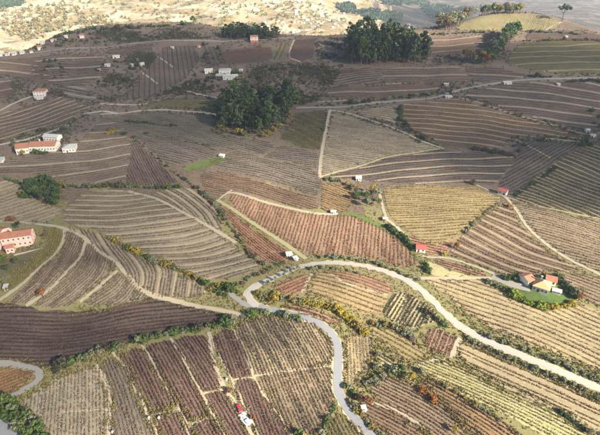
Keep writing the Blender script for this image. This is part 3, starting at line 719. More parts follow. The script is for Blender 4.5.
track('dirt_track', 'pale path crossing the terraced vineyard', [(128,191.5),(150,196.5),(170,205.5),(190,216.5),(220,233),(236,243)], 2.6, M_dirt)
track('dirt_track', 'curving pale dirt track round the knoll of the pink house', [(-10,221),(20,222.5),(40,224),(60,227),(74,232),(86,239),(100,252.5),(115,261),(126,274),(138,288),(154,296),(180,302),(220,310),(244,316)], 2.8, M_dirt)
track('dirt_track', 'upper curved path on the knoll, nearest the pink house', [(65,229),(64,240),(54,256),(28,281),(0,300)], 2.0, M_dirt)
track('dirt_track', 'middle curved path on the knoll', [(86,240),(78,262),(58,284),(26,306)], 2.0, M_dirt)
track('dirt_track', 'short straight path low on the knoll', [(118,271),(100,286.5),(80,302)], 1.8, M_dirt)
track('dirt_track', 'track winding down from the white hut to the right edge', [(502,195),(506,198),(516,209),(526,226),(540,239.5),(564,256.5),(582,266),(612,281)], 2.6, M_dirt)
track('dirt_track', 'thin path running right from the white hut', [(476,185),(506,197),(530,205),(560,211),(612,221)], 1.8, M_dirtgrass)
track('dirt_track', 'pale path from the red roofed shed', [(422,256),(432,258),(446,257.5),(466,263),(494,274)], 2.2, M_dirt)
track('dirt_track', 'pale lane along the top of the big bright tan vineyard', [(404,279),(422,278.5),(450,278.5),(488,278),(500,279.5)], 2.4, M_dirt)
track('driveway', 'grey driveway of the garden house', [(492,276),(503,281),(516,286),(530,289)], 5.0, M_lane, off=.24)
track('dirt_track', 'thin path between the dark purple and the banded vineyard', [(462,98.5),(482,103.5),(504,112),(534,120),(560,127),(596,137)], 2.0, M_dirtgrass)
track('dirt_track', 'short pale path on the dark slope at far right', [(544,138.5),(564,140),(584,142.5)], 2.2, M_dirt)
track('dirt_track', 'thin path slanting across the dark gully head', [(514,139),(532,148),(550,158)], 1.8, M_dirtgrass)
track('dirt_track', 'pale path up to the lone pine', [(546,30),(552,26),(562,22.5)], 3.0, M_dirt)
track('dirt_track', 'pale zigzag path on the reddish upper left slope', [(158,57),(166,62),(174,68)], 2.4, M_dirt)
track('dirt_track', 'pale zigzag path lower on the reddish slope', [(142,73),(150,78),(158,84)], 2.4, M_dirt)
track('dirt_track', 'pale V-shaped path in the dark ridge plot', [(294,40),(287,57),(300,62)], 2.4, M_dirt)
FL = [([(96,365),(104,378),(110,392),(110,410),(108,446)], 1.9, 'pale path left of the narrow brown plot'),
 ([(112,352),(117,357),(128,370),(137,392),(148,415),(164,446)], 1.5, 'pale path left of the first maroon plot'),
 ([(141,345),(144,348),(158,372),(178,406),(196,446)], 1.5, 'pale path between the first and second maroon plots'),
 ([(170,338),(180,351),(187,367),(201,392),(214,417),(228,446)], 1.8, 'pale path between the second and third maroon plots'),
 ([(209,332),(210,348),(219,380),(228,393),(240,411),(258,446)], 2.2, 'track leading down to the red parked car'),
 ([(210,333),(215,348),(231,379),(247,410),(264,446)], 1.3, 'second thin track beside the red parked car'),
 ([(233,329),(243,348),(253,376),(268,402),(288,426),(296,446)], 1.2, 'thin path along the striped tan vineyard'),
 ([(253,376.5),(280,372),(306,369),(332,366)], 1.3, 'pale cross path through the striped vineyard'),
 ([(232,380),(256,377)], 1.2, 'short cross path right of the car track'), ([(201,394),(226,389)], 1.2, 'short cross path left of the car track'),
 ([(149,416),(179,409)], 1.2, 'short cross path at the two white tanks'), ([(192,424),(213,416.5)], 1.2, 'short cross path near the bottom edge'),
 ([(60,412),(84,411),(108,410)], 1.2, 'short cross path in the pale lower left plot'),
 ([(418,365),(430,361),(445,359.5)], 1.6, 'pale path at the head of the yellow-green strip'),
 ([(451,358),(456,346),(460,338)], 3.0, 'pale gap beside the small maroon plot'),
 ([(372,403),(388,407),(404,415),(418,424)], 2.2, 'pale grass strip between the two russet vineyards'),
 ([(302,293),(306,284),(312,274)], 2.4, 'pale track beside the small red vineyard'),
 ([(330,274),(344,283.5),(366,289),(388,295)], 1.8, 'pale path inside the red vineyard of the road loop')]
for (p, w, lab) in FL: track('dirt_track', lab, p, w*.8, M_dirt, jit=.25)

for sg, lb in ((-1, 'left'), (1, 'right')):
    pp = path_px(onward(RD1[:K_+2])); tt, nn_ = normals2(pp); w_ = pp + nn_*(sg*.8)
    o = link('wheel_track', ribbon_mesh('wheel_track', w_, .55, .31, across=2, jit=.12), M_worn); tag(o, 'worn wheel line on the %s side of the road' % lb, kind='structure')
# ------------------------------------------------------------------ trees and shrubs
F_pine = leafy('leaf_pine', [(0.0168, 0.0308, 0.014), (0.0416, 0.0704, 0.0288), (0.09, 0.122, 0.0504)], scales=(.08, .7), transl=.15)
F_euc = leafy('leaf_eucalypt', [(0.037, 0.0571, 0.037), (0.0864, 0.115, 0.0691), (0.162, 0.184, 0.108)], scales=(.08, .7), transl=.2)
F_olive = leafy('leaf_olive', [(0.078, 0.0905, 0.053), (0.173, 0.182, 0.109), (0.293, 0.293, 0.186)], scales=(.1, 1.2), transl=.2)
F_green = leafy('leaf_green', [(0.0325, 0.0585, 0.0163), (0.0788, 0.122, 0.035), (0.169, 0.198, 0.0562)], scales=(.1, 1.0))
F_bright = leafy('leaf_bright', [(.11, .16, .02), (.20, .26, .035), (.30, .33, .06)], scales=(.15, 1.2), transl=.35)
F_yellow = leafy('leaf_yellow', [(0.154, 0.121, 0.022), (0.322, 0.253, 0.0403), (0.432, 0.336, 0.072)], scales=(.15, 1.2), transl=.35)
F_golden = leafy('leaf_golden', [(0.108, 0.09, 0.03), (0.234, 0.182, 0.0585), (0.35, 0.266, 0.098)], scales=(.12, 1.0), transl=.3)
F_orange = leafy('leaf_orange', [(.16, .065, .02), (.28, .12, .03), (.34, .17, .05)], scales=(.15, 1.2), transl=.3)
F_brown = leafy('leaf_brown', [(0.072, 0.048, 0.03), (0.143, 0.0975, 0.0585), (0.195, 0.143, 0.0845)], scales=(.12, 1.0))
F_rust = leafy('leaf_rust', [(.11, .05, .03), (.18, .09, .05), (.22, .13, .07)], scales=(.12, 1.0))
F_scrub = leafy('leaf_scrub', [(0.033, 0.0374, 0.022), (0.072, 0.072, 0.0432), (0.14, 0.126, 0.077)], scales=(.05, .5))
F_pine2 = leafy('leaf_darkpine', [(.010, .02, .012), (.022, .038, .022), (.045, .06, .034)], scales=(.08, .7), transl=.15)
F_heath = leafy('leaf_heath', [(.035, .038, .024), (.075, .068, .045), (.12, .10, .07)], scales=(.05, .5))
M_trunk = noisy('bark', [(.05, .038, .028), (.10, .08, .06), (.14, .115, .09)], scales=(.5, 4.0))

def leaf_cloud(lobes, per, size, core=True):
    """leaf cards on the shells of many lobes; lobes: (x,y,z,rx,rz)"""
    VV, FF, base = [], [], 0
    for (x, y, z, rx, rz) in lobes:
        n = max(6, int(per))
        d = rng.normal(size=(n, 3)); d /= np.linalg.norm(d, axis=1)[:, None]
        rr = rng.uniform(.55, 1.08, (n, 1))
        C = np.array([x, y, z]) + d*rr*np.array([rx, rx, rz])
        nrm = d + rng.normal(0, .55, (n, 3)); nrm /= np.linalg.norm(nrm, axis=1)[:, None]
        A = np.cross(nrm, rng.normal(size=(n, 3))); A /= np.maximum(np.linalg.norm(A, axis=1)[:, None], 1e-6)
        B = np.cross(nrm, A)
        s = (size*rng.uniform(.6, 1.35, n))[:, None]*.5
        A = A*s*1.15; B = B*s
        V = np.stack([C-A-B*.5, C+A*.3-B, C+A+B*.5, C-A*.4+B], 1).reshape(-1, 3)
        VV.append(V); FF.append(np.arange(4*n).reshape(-1, 4) + base); base += len(V)
    return np_mesh('crown', np.concatenate(VV), np.concatenate(FF))
def trunk_mesh(h, r, limbs, spread, top):
    m = MB()
    m.tube([(0, 0, -.08), (0.01, 0, h*.5), (.0, .01, top)], [r*1.3, r, r*.4], 6)
    for k in range(limbs):
        a = 2*math.pi*k/limbs + random.uniform(-.4, .4); z = h*random.uniform(.55, .95); s = spread*random.uniform(.6, 1)
        m.tube([(0, 0, z), (math.cos(a)*s*.5, math.sin(a)*s*.5, z+s*.35), (math.cos(a)*s, math.sin(a)*s, z+s*.8)], [r*.5, r*.35, r*.15], 4)
    me = bpy.data.meshes.new('trunk'); me.from_pydata(m.v, [], m.f); me.materials.append(M_trunk); return me
def lobes_for(kind):
    L = []
    u = random.uniform
    if kind == 'tall':                      # tall woodland tree, oval crown with a ragged top
        for k in range(26):
            z = u(.25, .97); w = .17*math.sin(math.pi*min(1, max(.06, (z-.18)/.86)))**.7 + .02
            a = u(0, 6.28); r = w*u(.25, 1.0)
            L.append((math.cos(a)*r, math.sin(a)*r, z, u(.055, .09), u(.05, .085)))
        return L, 24, .05
    if kind == 'round':
        for k in range(20):
            a = u(0, 6.28); e = u(-.5, 1.3); r = .3*u(.4, 1.0)
            L.append((math.cos(a)*math.cos(e)*r*1.1, math.sin(a)*math.cos(e)*r*1.1, .6+math.sin(e)*r*1.0, u(.11, .17), u(.1, .15)))
        return L, 24, .085
    if kind == 'umbrella':
        for k in range(24):
            a = u(0, 6.28); r = .38*math.sqrt(u(0.02, 1))
            L.append((math.cos(a)*r, math.sin(a)*r, .82-.14*(r/.38)**2+u(-.14, .06), u(.08, .12), u(.06, .085)))
        return L, 26, .05
    if kind == 'bush':                      # leafy to the ground
        for k in range(13):
            a = u(0, 6.28); r = .42*math.sqrt(u(0.02, 1)); z = u(.2, .8)*(1-.5*(r/.42)**2)
            L.append((math.cos(a)*r, math.sin(a)*r, z, u(.16, .26), u(.14, .22)))
        return L, 24, .13
    if kind == 'slim':
        for k in range(16):
            z = u(.1, .95); w = .11*(1-z)**.5
            a = u(0, 6.28); L.append((math.cos(a)*w*.6, math.sin(a)*w*.6, z, .05+.05*(1-z), .08))
        return L, 22, .055
PROTO = {}
def proto(kind):
    if kind not in PROTO:
        arr = []
        for k in range({'tall': 5, 'bush': 6, 'round': 5, 'umbrella': 1, 'slim': 2}[kind]):
            L, per, size = lobes_for(kind)
            tr = {'tall': (.3, .014, 5, .1, .8), 'round': (.38, .03, 5, .22, .6), 'umbrella': (.6, .022, 7, .28, .75), 'bush': (.15, .025, 4, .25, .3), 'slim': (.1, .015, 2, .05, .6)}[kind]
            arr.append((leaf_cloud(L, per, size), trunk_mesh(*tr)))
        for (cm, tm) in arr: cm.materials.append(F_green)
        PROTO[kind] = arr
    return PROTO[kind]
NAMES = {'tall': 'tree', 'round': 'tree', 'umbrella': 'pine_tree', 'bush': 'shrub', 'slim': 'tree'}
def plant(kind, u, v, hpx, leaf, label, group=None, wide=1.0, name=None, cat=None, jit=.15, xy=None):
    p = G1(u, v) if xy is None else np.array([xy[0], xy[1], float(hgt(xy[0], xy[1]))])
    h = hpx*pxm(p)*random.uniform(1-jit, 1+jit)
    cm, tm = random.choice(proto(kind))
    root = empty(name or NAMES[kind], (p[0], p[1], p[2]), random.uniform(0, 6.28))
    w = h*wide*random.uniform(.9, 1.12)
    root.scale = (w, w, h)
    tag(root, label, cat or ('tree' if kind != 'bush' else 'shrub'), group)
    link('trunk', tm, None, root)
    c = link('crown', cm, None, root)
    c.material_slots[0].link = 'OBJECT'; c.material_slots[0].material = leaf
    return root
def hedge(label, pts, hpx, leaf, dv=(0, 0)):
    """one hedge: a row of shrubs that grow into each other"""
    P_ = ground([p[0] for p in pts], [p[1] + random.uniform(*dv) for p in pts])
    root = empty('hedge', P_[0]); tag(root, label, 'hedge', 'hedges and shrub lines')
    for p in P_:
        h = hpx()*pxm(p)*random.choice((.55, .8, 1, 1.1, 1.35))*random.uniform(.85, 1.15); w = h*random.uniform(.9, 1.5)
        c = link('shrub', random.choice(proto('bush'))[0], None, root)
        c.location = p - P_[0]; c.scale = (w*random.uniform(.8, 1.3), w, h); c.rotation_euler = (0, 0, random.uniform(0, 6.28))
        c.material_slots[0].link = 'OBJECT'; c.material_slots[0].material = leaf()
def along(pts, n):
    p = np.array(pts, float); s = np.r_[0, np.cumsum(np.hypot(*np.diff(p, axis=0).T))]; t = np.linspace(0, s[-1], n)
    return [(np.interp(q, s, p[:, 0]) + random.uniform(-.7, .7), np.interp(q, s, p[:, 1]) + random.uniform(-.5, .5)) for q in t]
def fill(pts, n, mind):
    """spread n points over a pixel polygon, at least mind apart"""
    P = np.array(pts, float); lo, hi = P.min(0), P.max(0); out = []
    for _ in range(n*80):
        q = rng.uniform(lo, hi)
        if inside(P, q[:1], q[1:2])[0] and all((q[0]-o[0])**2 + ((q[1]-o[1])*2)**2 > mind*mind for o in out):
            out.append((q[0], q[1]))
            if len(out) >= n: break
    return out
def spot(u, v, u0, u1, vm):
    """which part of a grove or village a pixel lies in"""
    k = min(4, max(0, int(5*(u-u0)/(u1-u0))))
    return ('front' if v > vm else 'back') + ' row, ' + ('far left', 'left of centre', 'centre', 'right of centre', 'far right')[k]
def pick(*ms): return random.choice(ms)

# dark grove in the upper middle
g = 'trees of the dark grove in the upper middle'
lab = 'tall dark tree of the dense middle grove'
for (u, v) in fill([(219,128),(232,131),(250,134),(264,136),(276,129),(288,119),(297,108),(285,104),(262,105),(240,106),(226,110),(219,118)], 84, 4.2):
    plant('tall', u, v, random.uniform(19, 27), pick(F_pine, F_pine, F_euc, F_green, F_pine2), lab + ', ' + spot(u, v, 219, 297, 119), g, wide=1.0)
plant('tall', 250, 112, 31, F_pine, 'tallest dark tree rising from the back of the middle grove', wide=1.0)
for (u, v) in [(221,127),(226,131),(239,134.5),(264,137),(268,135),(273,131),(279,127),(284,124),(289,117),(243,135)]:
    plant('bush', u, v, random.uniform(6, 9), pick(F_golden, F_yellow, F_green), 'yellowing shrub along the front edge of the middle grove', 'shrubs fronting the middle grove')
# upper tall grove
g = 'trees of the tall upper grove'
lab = 'tall dark tree of the upper ridge grove'
for (u, v) in fill([(346,58),(353,65),(364,66.5),(378,66),(392,65),(412,65),(430,64),(428,58),(412,54),(396,48),(372,45),(350,47)], 78, 4.1):
    plant('tall', u, v, random.uniform(20, 26), pick(F_pine, F_pine, F_euc, F_euc, F_pine2, F_green), lab + ', ' + spot(u, v, 346, 430, 57), g, wide=1.0)
for (u, v) in [(346,62),(349,60),(352,64)]:
    plant('tall', u, v, 17, F_brown, 'brownish tree on the left edge of the upper tall grove', 'brown trees at the upper grove edge', wide=1.3)
# slanting tree line with orange trees
for (u, v) in along([(517,34),(511,40),(505,46),(500,52),(496,58),(491,64)], 15) + along([(511,36),(503,44),(497,51),(490,58),(486,63)], 13):
    plant('round', u, v, random.uniform(11, 15), pick(F_green, F_pine, F_green, F_olive), 'dark green tree of the slanting line below the hilltop, ' + ('top end', 'upper half', 'lower half', 'bottom end')[min(3, max(0, int((v-34)/7.6)))], 'slanting tree line')
for (u, v) in [(465,60),(469,62),(474,64),(481,63),(486,65)]:
    plant('round', u, v, random.uniform(11, 14), pick(F_golden, F_orange, F_golden), 'orange-gold tree at the foot of the slanting tree line', 'golden trees at the foot of the line')
# hilltop trees
for (u, v) in fill([(434,29),(441,25),(450,21),(462,18.5),(470,18),(466,23),(456,28),(445,31)], 34, 2.6):
    plant('round', u, v, random.uniform(9.5, 13), pick(F_golden, F_olive, F_brown, F_olive), 'sunlit golden tree on the left shoulder of the hilltop, ' + spot(u, v, 434, 470, 24), 'golden trees on the hilltop shoulder')
for (u, v) in along([(464,20),(472,17.5),(480,15.5),(495,14.2),(508,13.8),(519,14)], 34):
    plant('round', u, v, random.uniform(8, 11), pick(F_golden, F_olive, F_olive, F_green), 'sunlit tree crowning the hilltop, ' + spot(u, v, 464, 519, 14.8), 'trees along the top of the hill')
plant('umbrella', 562, 21, 17, F_pine, 'lone dark umbrella pine on the crest at upper right', jit=0, wide=1.0)
# ridge trees, left
for (u, v) in fill([(222,37),(240,33.5),(262,35),(282,37),(276,40),(250,40),(226,40)], 32, 3.4):
    plant('tall', u, v, random.uniform(8, 12), pick(F_pine, F_pine, F_euc), 'dark pine behind the small white ridge house, ' + spot(u, v, 222, 282, 37), 'dark ridge pines', wide=1.5)
plant('round', 194, 24.5, 8, F_green, 'round dark tree on the left crest')
plant('round', 182, 25, 5, F_green, 'smaller dark tree left of the round crest tree')
hedge('fringe of low dark shrubs along the left crest', along([(56,36),(70,31.5),(90,29),(110,28),(130,27.5),(150,25.5),(170,24.5),(186,24.5)], 34), lambda: random.uniform(2.2, 4.2), lambda: pick(F_scrub, F_green, F_pine), dv=(.5, 2.5))
# copse near the winery
for (u, v) in fill([(27,193),(36,199),(48,205),(58,208),(62,204),(60,195),(54,188),(42,184),(30,186)], 30, 4.0):
    plant('round', u, v, random.uniform(9, 13), pick(F_pine, F_pine, F_green), 'dark green tree of the copse below the winery vineyard, ' + spot(u, v, 27, 62, 196), 'copse below the winery', wide=.95)
for (u, v) in [(22,195),(26,197),(58,187),(62,188),(64,186),(30,198)]:
    plant('bush', u, v, random.uniform(6, 8), pick(F_golden, F_green), 'pale green shrub on the margin of the left copse', 'margin shrubs of the left copse')
for (u, v) in [(66,189),(70,188),(75,188),(80,189)]:
    plant('round', u, v, random.uniform(6, 9), pick(F_olive, F_brown), 'greyish tree at the right end of the left copse', 'greyish trees by the left copse')
hedge('short green hedge left of the dark copse', along([(8,180),(14,182),(20,184)], 5), lambda: 4.5, lambda: F_green)
plant('bush', 10, 221, 6.5, F_rust, 'rust-brown bush above the pink house', wide=1.5)
hedge('short grey-green hedge on the track above the knoll', along([(34,222),(44,223.5),(50,223)], 5), lambda: 3.5, lambda: F_olive)
# hedges
hedge('dark hedge along the top of the large terraced vineyard', along([(82,187.5),(95,187),(108,186),(122,186.5),(136,187.5),(150,188.5),(165,188),(180,187)], 34), lambda: random.uniform(3, 5.2), lambda: pick(F_scrub, F_olive, F_green))
hedge('long straight slanting hedge bank right of the winery vineyards', along([(133,138),(150,152),(166,166),(182,178),(198,189),(214,200)], 44), lambda: random.uniform(1.6, 3.0), lambda: pick(F_scrub, F_olive))
hedge('thick hedge between the terraced vineyard and the narrow red strip', along([(196,189),(208,199),(217,208),(224,219),(231,228),(238,237),(244,246),(252,256),(260,263),(266,265)], 46), lambda: random.uniform(3, 5.5), lambda: pick(F_scrub, F_olive, F_green, F_brown))
hedge('golden-green hedge edging the knoll of the pink house', along([(112,239),(125,247),(140,255),(150,259.5),(160,263),(170,267),(180,271),(190,276),(200,282)], 40), lambda: random.uniform(4, 6.5), lambda: pick(F_golden, F_golden, F_olive, F_green, F_yellow))
for (u, v) in fill([(208,284),(222,284),(232,284),(236,292),(226,298),(212,294)], 14, 4):
    plant('bush', u, v, random.uniform(5, 7), pick(F_golden, F_yellow, F_golden, F_green), 'golden bush left of the sharp road bend', 'golden bushes at the road bend')
for (u, v) in [(205,286),(208,288),(231,292),(228,290),(236,290)]:
    plant('round', u, v, 9, F_green, 'dark green tree among the golden bushes near the road bend', 'dark trees at the road bend')
plant('bush', 239, 293, 5, F_bright, 'bright green bush right beside the sharp road bend')
for (u, v) in [(243,284),(247,280.5),(250,278),(255,276),(259,275),(264,273),(268,270.5),(272,268.5),(279,265.5),(284,263)]:
    plant('bush', u, v, random.uniform(4, 5.5), pick(F_brown, F_olive, F_green), 'brownish shrub above the road left of the white sheds', 'shrubs above the road bend')
for (u, v) in [(321,258),(329,257.5),(335,258),(343,258.5),(352,259.5),(360,261),(366,261.5),(377,264),(383,266.5),(388,268.5),(396,271),(401,273.5),(410,277),(418,280)]:
    plant('bush', u, v, random.uniform(4.4, 6), F_olive, 'small round olive tree along the upper side of the road loop', 'olive trees above the road loop', name='olive_tree', cat='tree')
for (u, v) in [(312,269.5),(316,269),(323,268.5),(327,268.5),(333,269),(337,269.5),(349,271.5),(358,274)]:
    plant('bush', u, v, random.uniform(4, 5.4), F_olive, 'small round olive tree along the inner side of the road loop', 'olive trees inside the road loop', name='olive_tree', cat='tree')
for (u, v) in [(483,335),(490,338),(503,343),(511,345),(523,349),(530,352),(547,359),(556,363),(565,366),(572,370),(582,374),(592,378),(598,381)]:
    plant('bush', u, v, random.uniform(5.5, 7.5), F_olive, 'grey-green olive tree on the upper verge of the lower right road', 'olive trees above the lower right road', name='olive_tree', cat='tree')
for (u, v) in [(468,339),(474,342.5),(480,345),(490,349.5),(500,354),(508,358),(515,361),(525,365),(534,369),(545,373.5),(553,377),(563,381),(572,385.5),(582,390),(597,399)]:
    plant('bush', u, v, random.uniform(5.5, 7.5), F_olive, 'grey-green olive tree on the lower verge of the lower right road', 'olive trees below the lower right road', name='olive_tree', cat='tree')
for (u, v) in [(426,312),(430,315),(434,318),(437,320),(440,322),(443,325),(446,327),(427,318)]:
    plant('bush', u, v, random.uniform(4.5, 6.5), pick(F_green, F_scrub, F_olive), 'dark shrub in the clump below the road curve', 'dark clump below the road curve')
for (u, v) in [(268,285.5),(276,281.5),(284,277.5),(291,273.5),(298,271)]:
    plant('round', u, v, random.uniform(6, 8), F_olive, 'slender olive tree on the lower verge left of the road loop', 'olive trees left of the road loop', name='olive_tree', cat='tree')
for (u, v) in fill([(208,80),(216,72),(246,72),(248,84),(224,85)], 22, 3):
    plant('bush', u, v, random.uniform(3, 5.5), pick(F_olive, F_golden, F_green, F_pine), 'garden bush round the white farm cluster', 'bushes of the white farm cluster')
for (u, v) in fill([(30,52),(44,40),(60,34),(90,33),(92,42),(60,48)], 22, 3):
    plant('bush', u, v, random.uniform(2.5, 4.5), pick(F_golden, F_green, F_scrub), 'garden bush among the white ridge houses', 'bushes of the ridge houses')
# lower left hedge
LH = along([(58,369),(66,366),(74,363),(82,358.5),(90,355.5)], 13) + along([(96,353),(104,350),(112,348),(120,347)], 9) + along([(133,343),(140,342),(150,339),(160,336.5),(170,334),(182,332),(195,330)], 17) + along([(200,329),(212,327),(224,324),(234,321)], 12)
hedge('long green hedge above the maroon plots at lower left', LH, lambda: random.uniform(5, 8), lambda: pick(F_green, F_green, F_scrub, F_olive))
plant('round', 138, 343, 10.5, F_olive, 'round grey-green tree standing out of the lower left hedge')
hedge('grey-green hedge between the road and the striped tan vineyard', along([(244,318),(252,315),(260,313.5),(268,314),(276,315),(284,316),(292,317.5),(298,319)], 18), lambda: random.uniform(5, 7.5), lambda: pick(F_green, F_olive, F_olive))
for (u, v) in fill([(2,400),(12,398),(24,412),(40,428),(50,440),(30,446),(14,428),(0,414)], 24, 5):
    plant('bush', u, v, random.uniform(9, 13), pick(F_green, F_green, F_olive), 'leafy green bush in the lower left corner between the two roads, ' + ('upper group', 'middle group', 'lowest group')[min(2, max(0, int((v-398)/15)))], 'bushes of the lower left corner')
# yellow hedge inside the road loop
hedge('golden hedge below the small red vineyard in the road loop', along([(258,296),(266,297),(276,299),(286,300),(296,302),(306,303),(316,305)], 20), lambda: random.uniform(5, 7.5), lambda: pick(F_golden, F_olive, F_yellow, F_golden))
hedge('bright yellow-green hedge below the mottled vineyard in the road loop', along([(320,306),(327,307),(334,310),(341,313),(348,318),(355,324),(361,330),(367,336)], 22), lambda: random.uniform(6, 8.5), lambda: pick(F_yellow, F_golden, F_olive, F_golden, F_yellow))
hedge('pale grey-green hedge above the greenish striped vineyard', along([(372,324),(380,327),(388,326),(396,328),(404,332),(412,337)], 13), lambda: random.uniform(4.5, 6.5), lambda: pick(F_olive, F_olive, F_golden))
# right of the lower road
for (u, v) in [(345,387),(349,388),(353,393),(356,396),(376,385),(371,383),(374,379),(388,373),(394,371),(402,369),(398,373),(383,377),(421,373),(378,356),(376,368),(365,384)]:
    plant('bush', u, v, random.uniform(6, 9), pick(F_olive, F_olive, F_green), 'grey-green bush among the small plots right of the road', 'grey-green bushes right of the road')
for (u, v, h) in [(360,402,11),(366,405,12),(370,404,9)]:
    plant('round', u, v, h, pick(F_orange, F_rust), 'orange autumn tree beside the small white shed right of the road', 'orange trees at the roadside shed')
hedge('shrubby right verge at the bottom end of the road', along([(350,402),(358,412),(366,421),(374,429),(382,436)], 9), lambda: random.uniform(4.5, 6.5), lambda: pick(F_olive, F_golden))
hedge('green hedge on the left bank at the bottom end of the road', along([(334,408),(330,416),(326,424),(322,434)], 7), lambda: random.uniform(5, 7), lambda: pick(F_green, F_olive))
plant('round', 411, 380, 10, F_yellow, 'yellow-orange tree at the head of the dark brown strip')
hedge('short orange-brown hedge beside the russet vineyard', along([(422,391),(428,396),(434,402)], 5), lambda: 6, lambda: F_orange)
plant('round', 454, 432, 10, F_yellow, 'pale yellow-green tree at the bottom edge')
hedge('broken grey-green hedge below the yellow-green strip', along([(430,378),(445,386),(460,395),(475,405),(490,414),(505,424),(518,434)], 19), lambda: random.uniform(3.2, 5), lambda: pick(F_olive, F_golden))
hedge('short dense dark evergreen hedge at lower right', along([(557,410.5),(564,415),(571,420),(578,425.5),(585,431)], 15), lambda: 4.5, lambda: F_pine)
plant('round', 589, 434, 8, F_olive, 'grey-green tree at the end of the short dark evergreen row')
for (u, v) in [(228,392),(252,419)]:
    plant('bush', u, v, 7, F_rust, 'rust-coloured bush beside the red car track' if u < 240 else 'rust-coloured bush beside the pale slab')
plant('bush', 298, 434, 8, F_green, 'dark green bush at the bottom edge below the striped vineyard')
plant('bush', 304, 438, 7, F_yellow, 'yellow bush at the bottom edge below the striped vineyard')
plant('round', 43, 297, 10, F_orange, 'round orange-red tree on the knoll below the pink house', name='tree', cat='tree', wide=1.1, jit=0)
# around the shed in the middle
for (u, v) in [(326,180),(330,180),(334,182),(340,182),(347,185),(352,187)]:
    plant('bush', u, v, 5, pick(F_green, F_golden), 'green shrub in the hedge left of the middle white shed', 'hedge left of the middle white shed')
for (u, v) in [(356,192),(359,196),(357,200),(363,198),(366,201),(369,197),(372,195),(373,203),(378,206),(367,206),(377,198)]:
    plant('round', u, v, random.uniform(8, 12), pick(F_green, F_scrub, F_olive, F_golden), 'dark tree in the clump below the middle white shed', 'clump below the middle white shed')
hedge('dark green hedge descending to the red roofed shed', along([(388,228),(393,231),(398,235),(403,239),(408,243),(413,249)], 16), lambda: 5.5, lambda: pick(F_pine, F_green))
hedge('short green hedge below the red roofed shed', along([(424,262),(427,268),(429,274)], 6), lambda: 4.5, lambda: F_green)
plant('round', 456, 249, 8.5, F_orange, 'round orange tree at the corner of the golden vineyard', jit=0)
plant('bush', 443, 255, 5.5, F_yellow, 'small yellow bush left of the round orange tree')
plant('bush', 509, 207, 5, F_orange, 'small orange bush below the white hut')
plant('bush', 472, 184, 6, F_brown, 'brown bush at the corner left of the white hut')
hedge('low pale hedge between the golden and the ridged vineyard', along([(500,204),(490,211),(482,217),(474,224),(466,232)], 20), lambda: random.uniform(2.5, 3.6), lambda: pick(F_olive, F_golden))
# dark slope at right
hedge('dark shrub row on the slope above the wide purple vineyard', along([(474,150),(486,151.5),(498,153),(510,156),(516,158)], 18), lambda: random.uniform(3, 5), lambda: pick(F_pine, F_scrub))
hedge('dark shrub line standing in for the gully shadow right of the white hut', along([(514,197),(524,190),(536,182),(548,174),(556,168)], 26), lambda: random.uniform(2.5, 3.8), lambda: pick(F_pine, F_scrub))  # dark shrubs added to imitate the shadow lying in the ditch
for (u, v) in [(540,141),(543,140),(586,143),(582,146),(590,146),(515,147),(518,152),(524,146),(598,118),(594,124),(592,112),(600,128)]:
    plant('bush', u, v, random.uniform(3.5, 6), pick(F_pine, F_scrub), 'dark bush on the shaded slope at far right', 'dark bushes of the far right slope')
hedge('broken line of small orange bushes along the thin path on the dark slope', along([(486,106),(500,110),(520,117),(540,123),(556,127),(566,129)], 15), lambda: random.uniform(2, 3.6), lambda: pick(F_rust, F_orange, F_brown))
hedge('dark hedge beside the bright slanting path', along([(404,122),(412,131),(424,140),(438,145)], 14), lambda: random.uniform(2.5, 4), lambda: pick(F_scrub, F_olive))
for (u, v) in [(400,110),(401,114),(402,118),(400,121)]:
    plant('bush', u, v, 5.5, pick(F_green, F_pine), 'green bush right of the small pale wedge plot', 'bushes by the pale wedge plot')
hedge('long low hedge along the left part of the upper road', along([(345,103.5),(360,103),(375,101),(395,98.5),(415,97),(432,94)], 28) + along([(318,106),(330,105.5)], 4), lambda: random.uniform(2.4, 4.4), lambda: pick(F_scrub, F_green, F_olive))
plant('slim', 450, 95.5, 9, F_pine, 'slim dark conifer beside the upper road', wide=1.6)
hedge('dark hedge along the right end of the upper road', along([(528,77),(540,77.5),(550,77.5)], 8) + along([(566,82),(578,81.5),(590,81.5),(602,82)], 14), lambda: random.uniform(2.5, 4), lambda: pick(F_scrub, F_pine))
hedge('thin hedge lines below the sunlit hilltop', along([(524,41.5),(545,41),(570,40.5),(600,41)], 26) + along([(525,32.5),(540,32.5),(560,33),(580,35)], 22) + along([(430,36),(450,34),(470,33),(492,32.5)], 18), lambda: random.uniform(1.6, 3), lambda: pick(F_scrub, F_green))
# garden house planting
hedge('green hedge in front of the garden house lawn', along([(509,291),(516,297),(524,302),(534,306),(546,308)], 26), lambda: random.uniform(5, 6), lambda: pick(F_bright, F_bright, F_green))
hedge('bright yellow hedge at the tip of the garden', along([(546,308),(556,308),(566,307),(574,304)], 12), lambda: random.uniform(4.5, 6), lambda: F_yellow)
hedge('tall dark hedge behind the garden house', along([(555,279),(562,284),(568,290),(573,297)], 16), lambda: random.uniform(5.5, 7.5), lambda: F_pine)
hedge('green hedge along the upper side of the driveway', along([(503,278),(512,278.5),(520,278),(528,277)], 12), lambda: random.uniform(4, 5.5), lambda: pick(F_green, F_pine))
hedge('green hedge along the lower side of the driveway', along([(486,281),(492,284),(498,287),(504,290)], 9), lambda: random.uniform(3.5, 5), lambda: pick(F_green, F_olive))
plant('round', 578, 301, 9, F_orange, 'orange autumn tree at the right tip of the garden', jit=0)
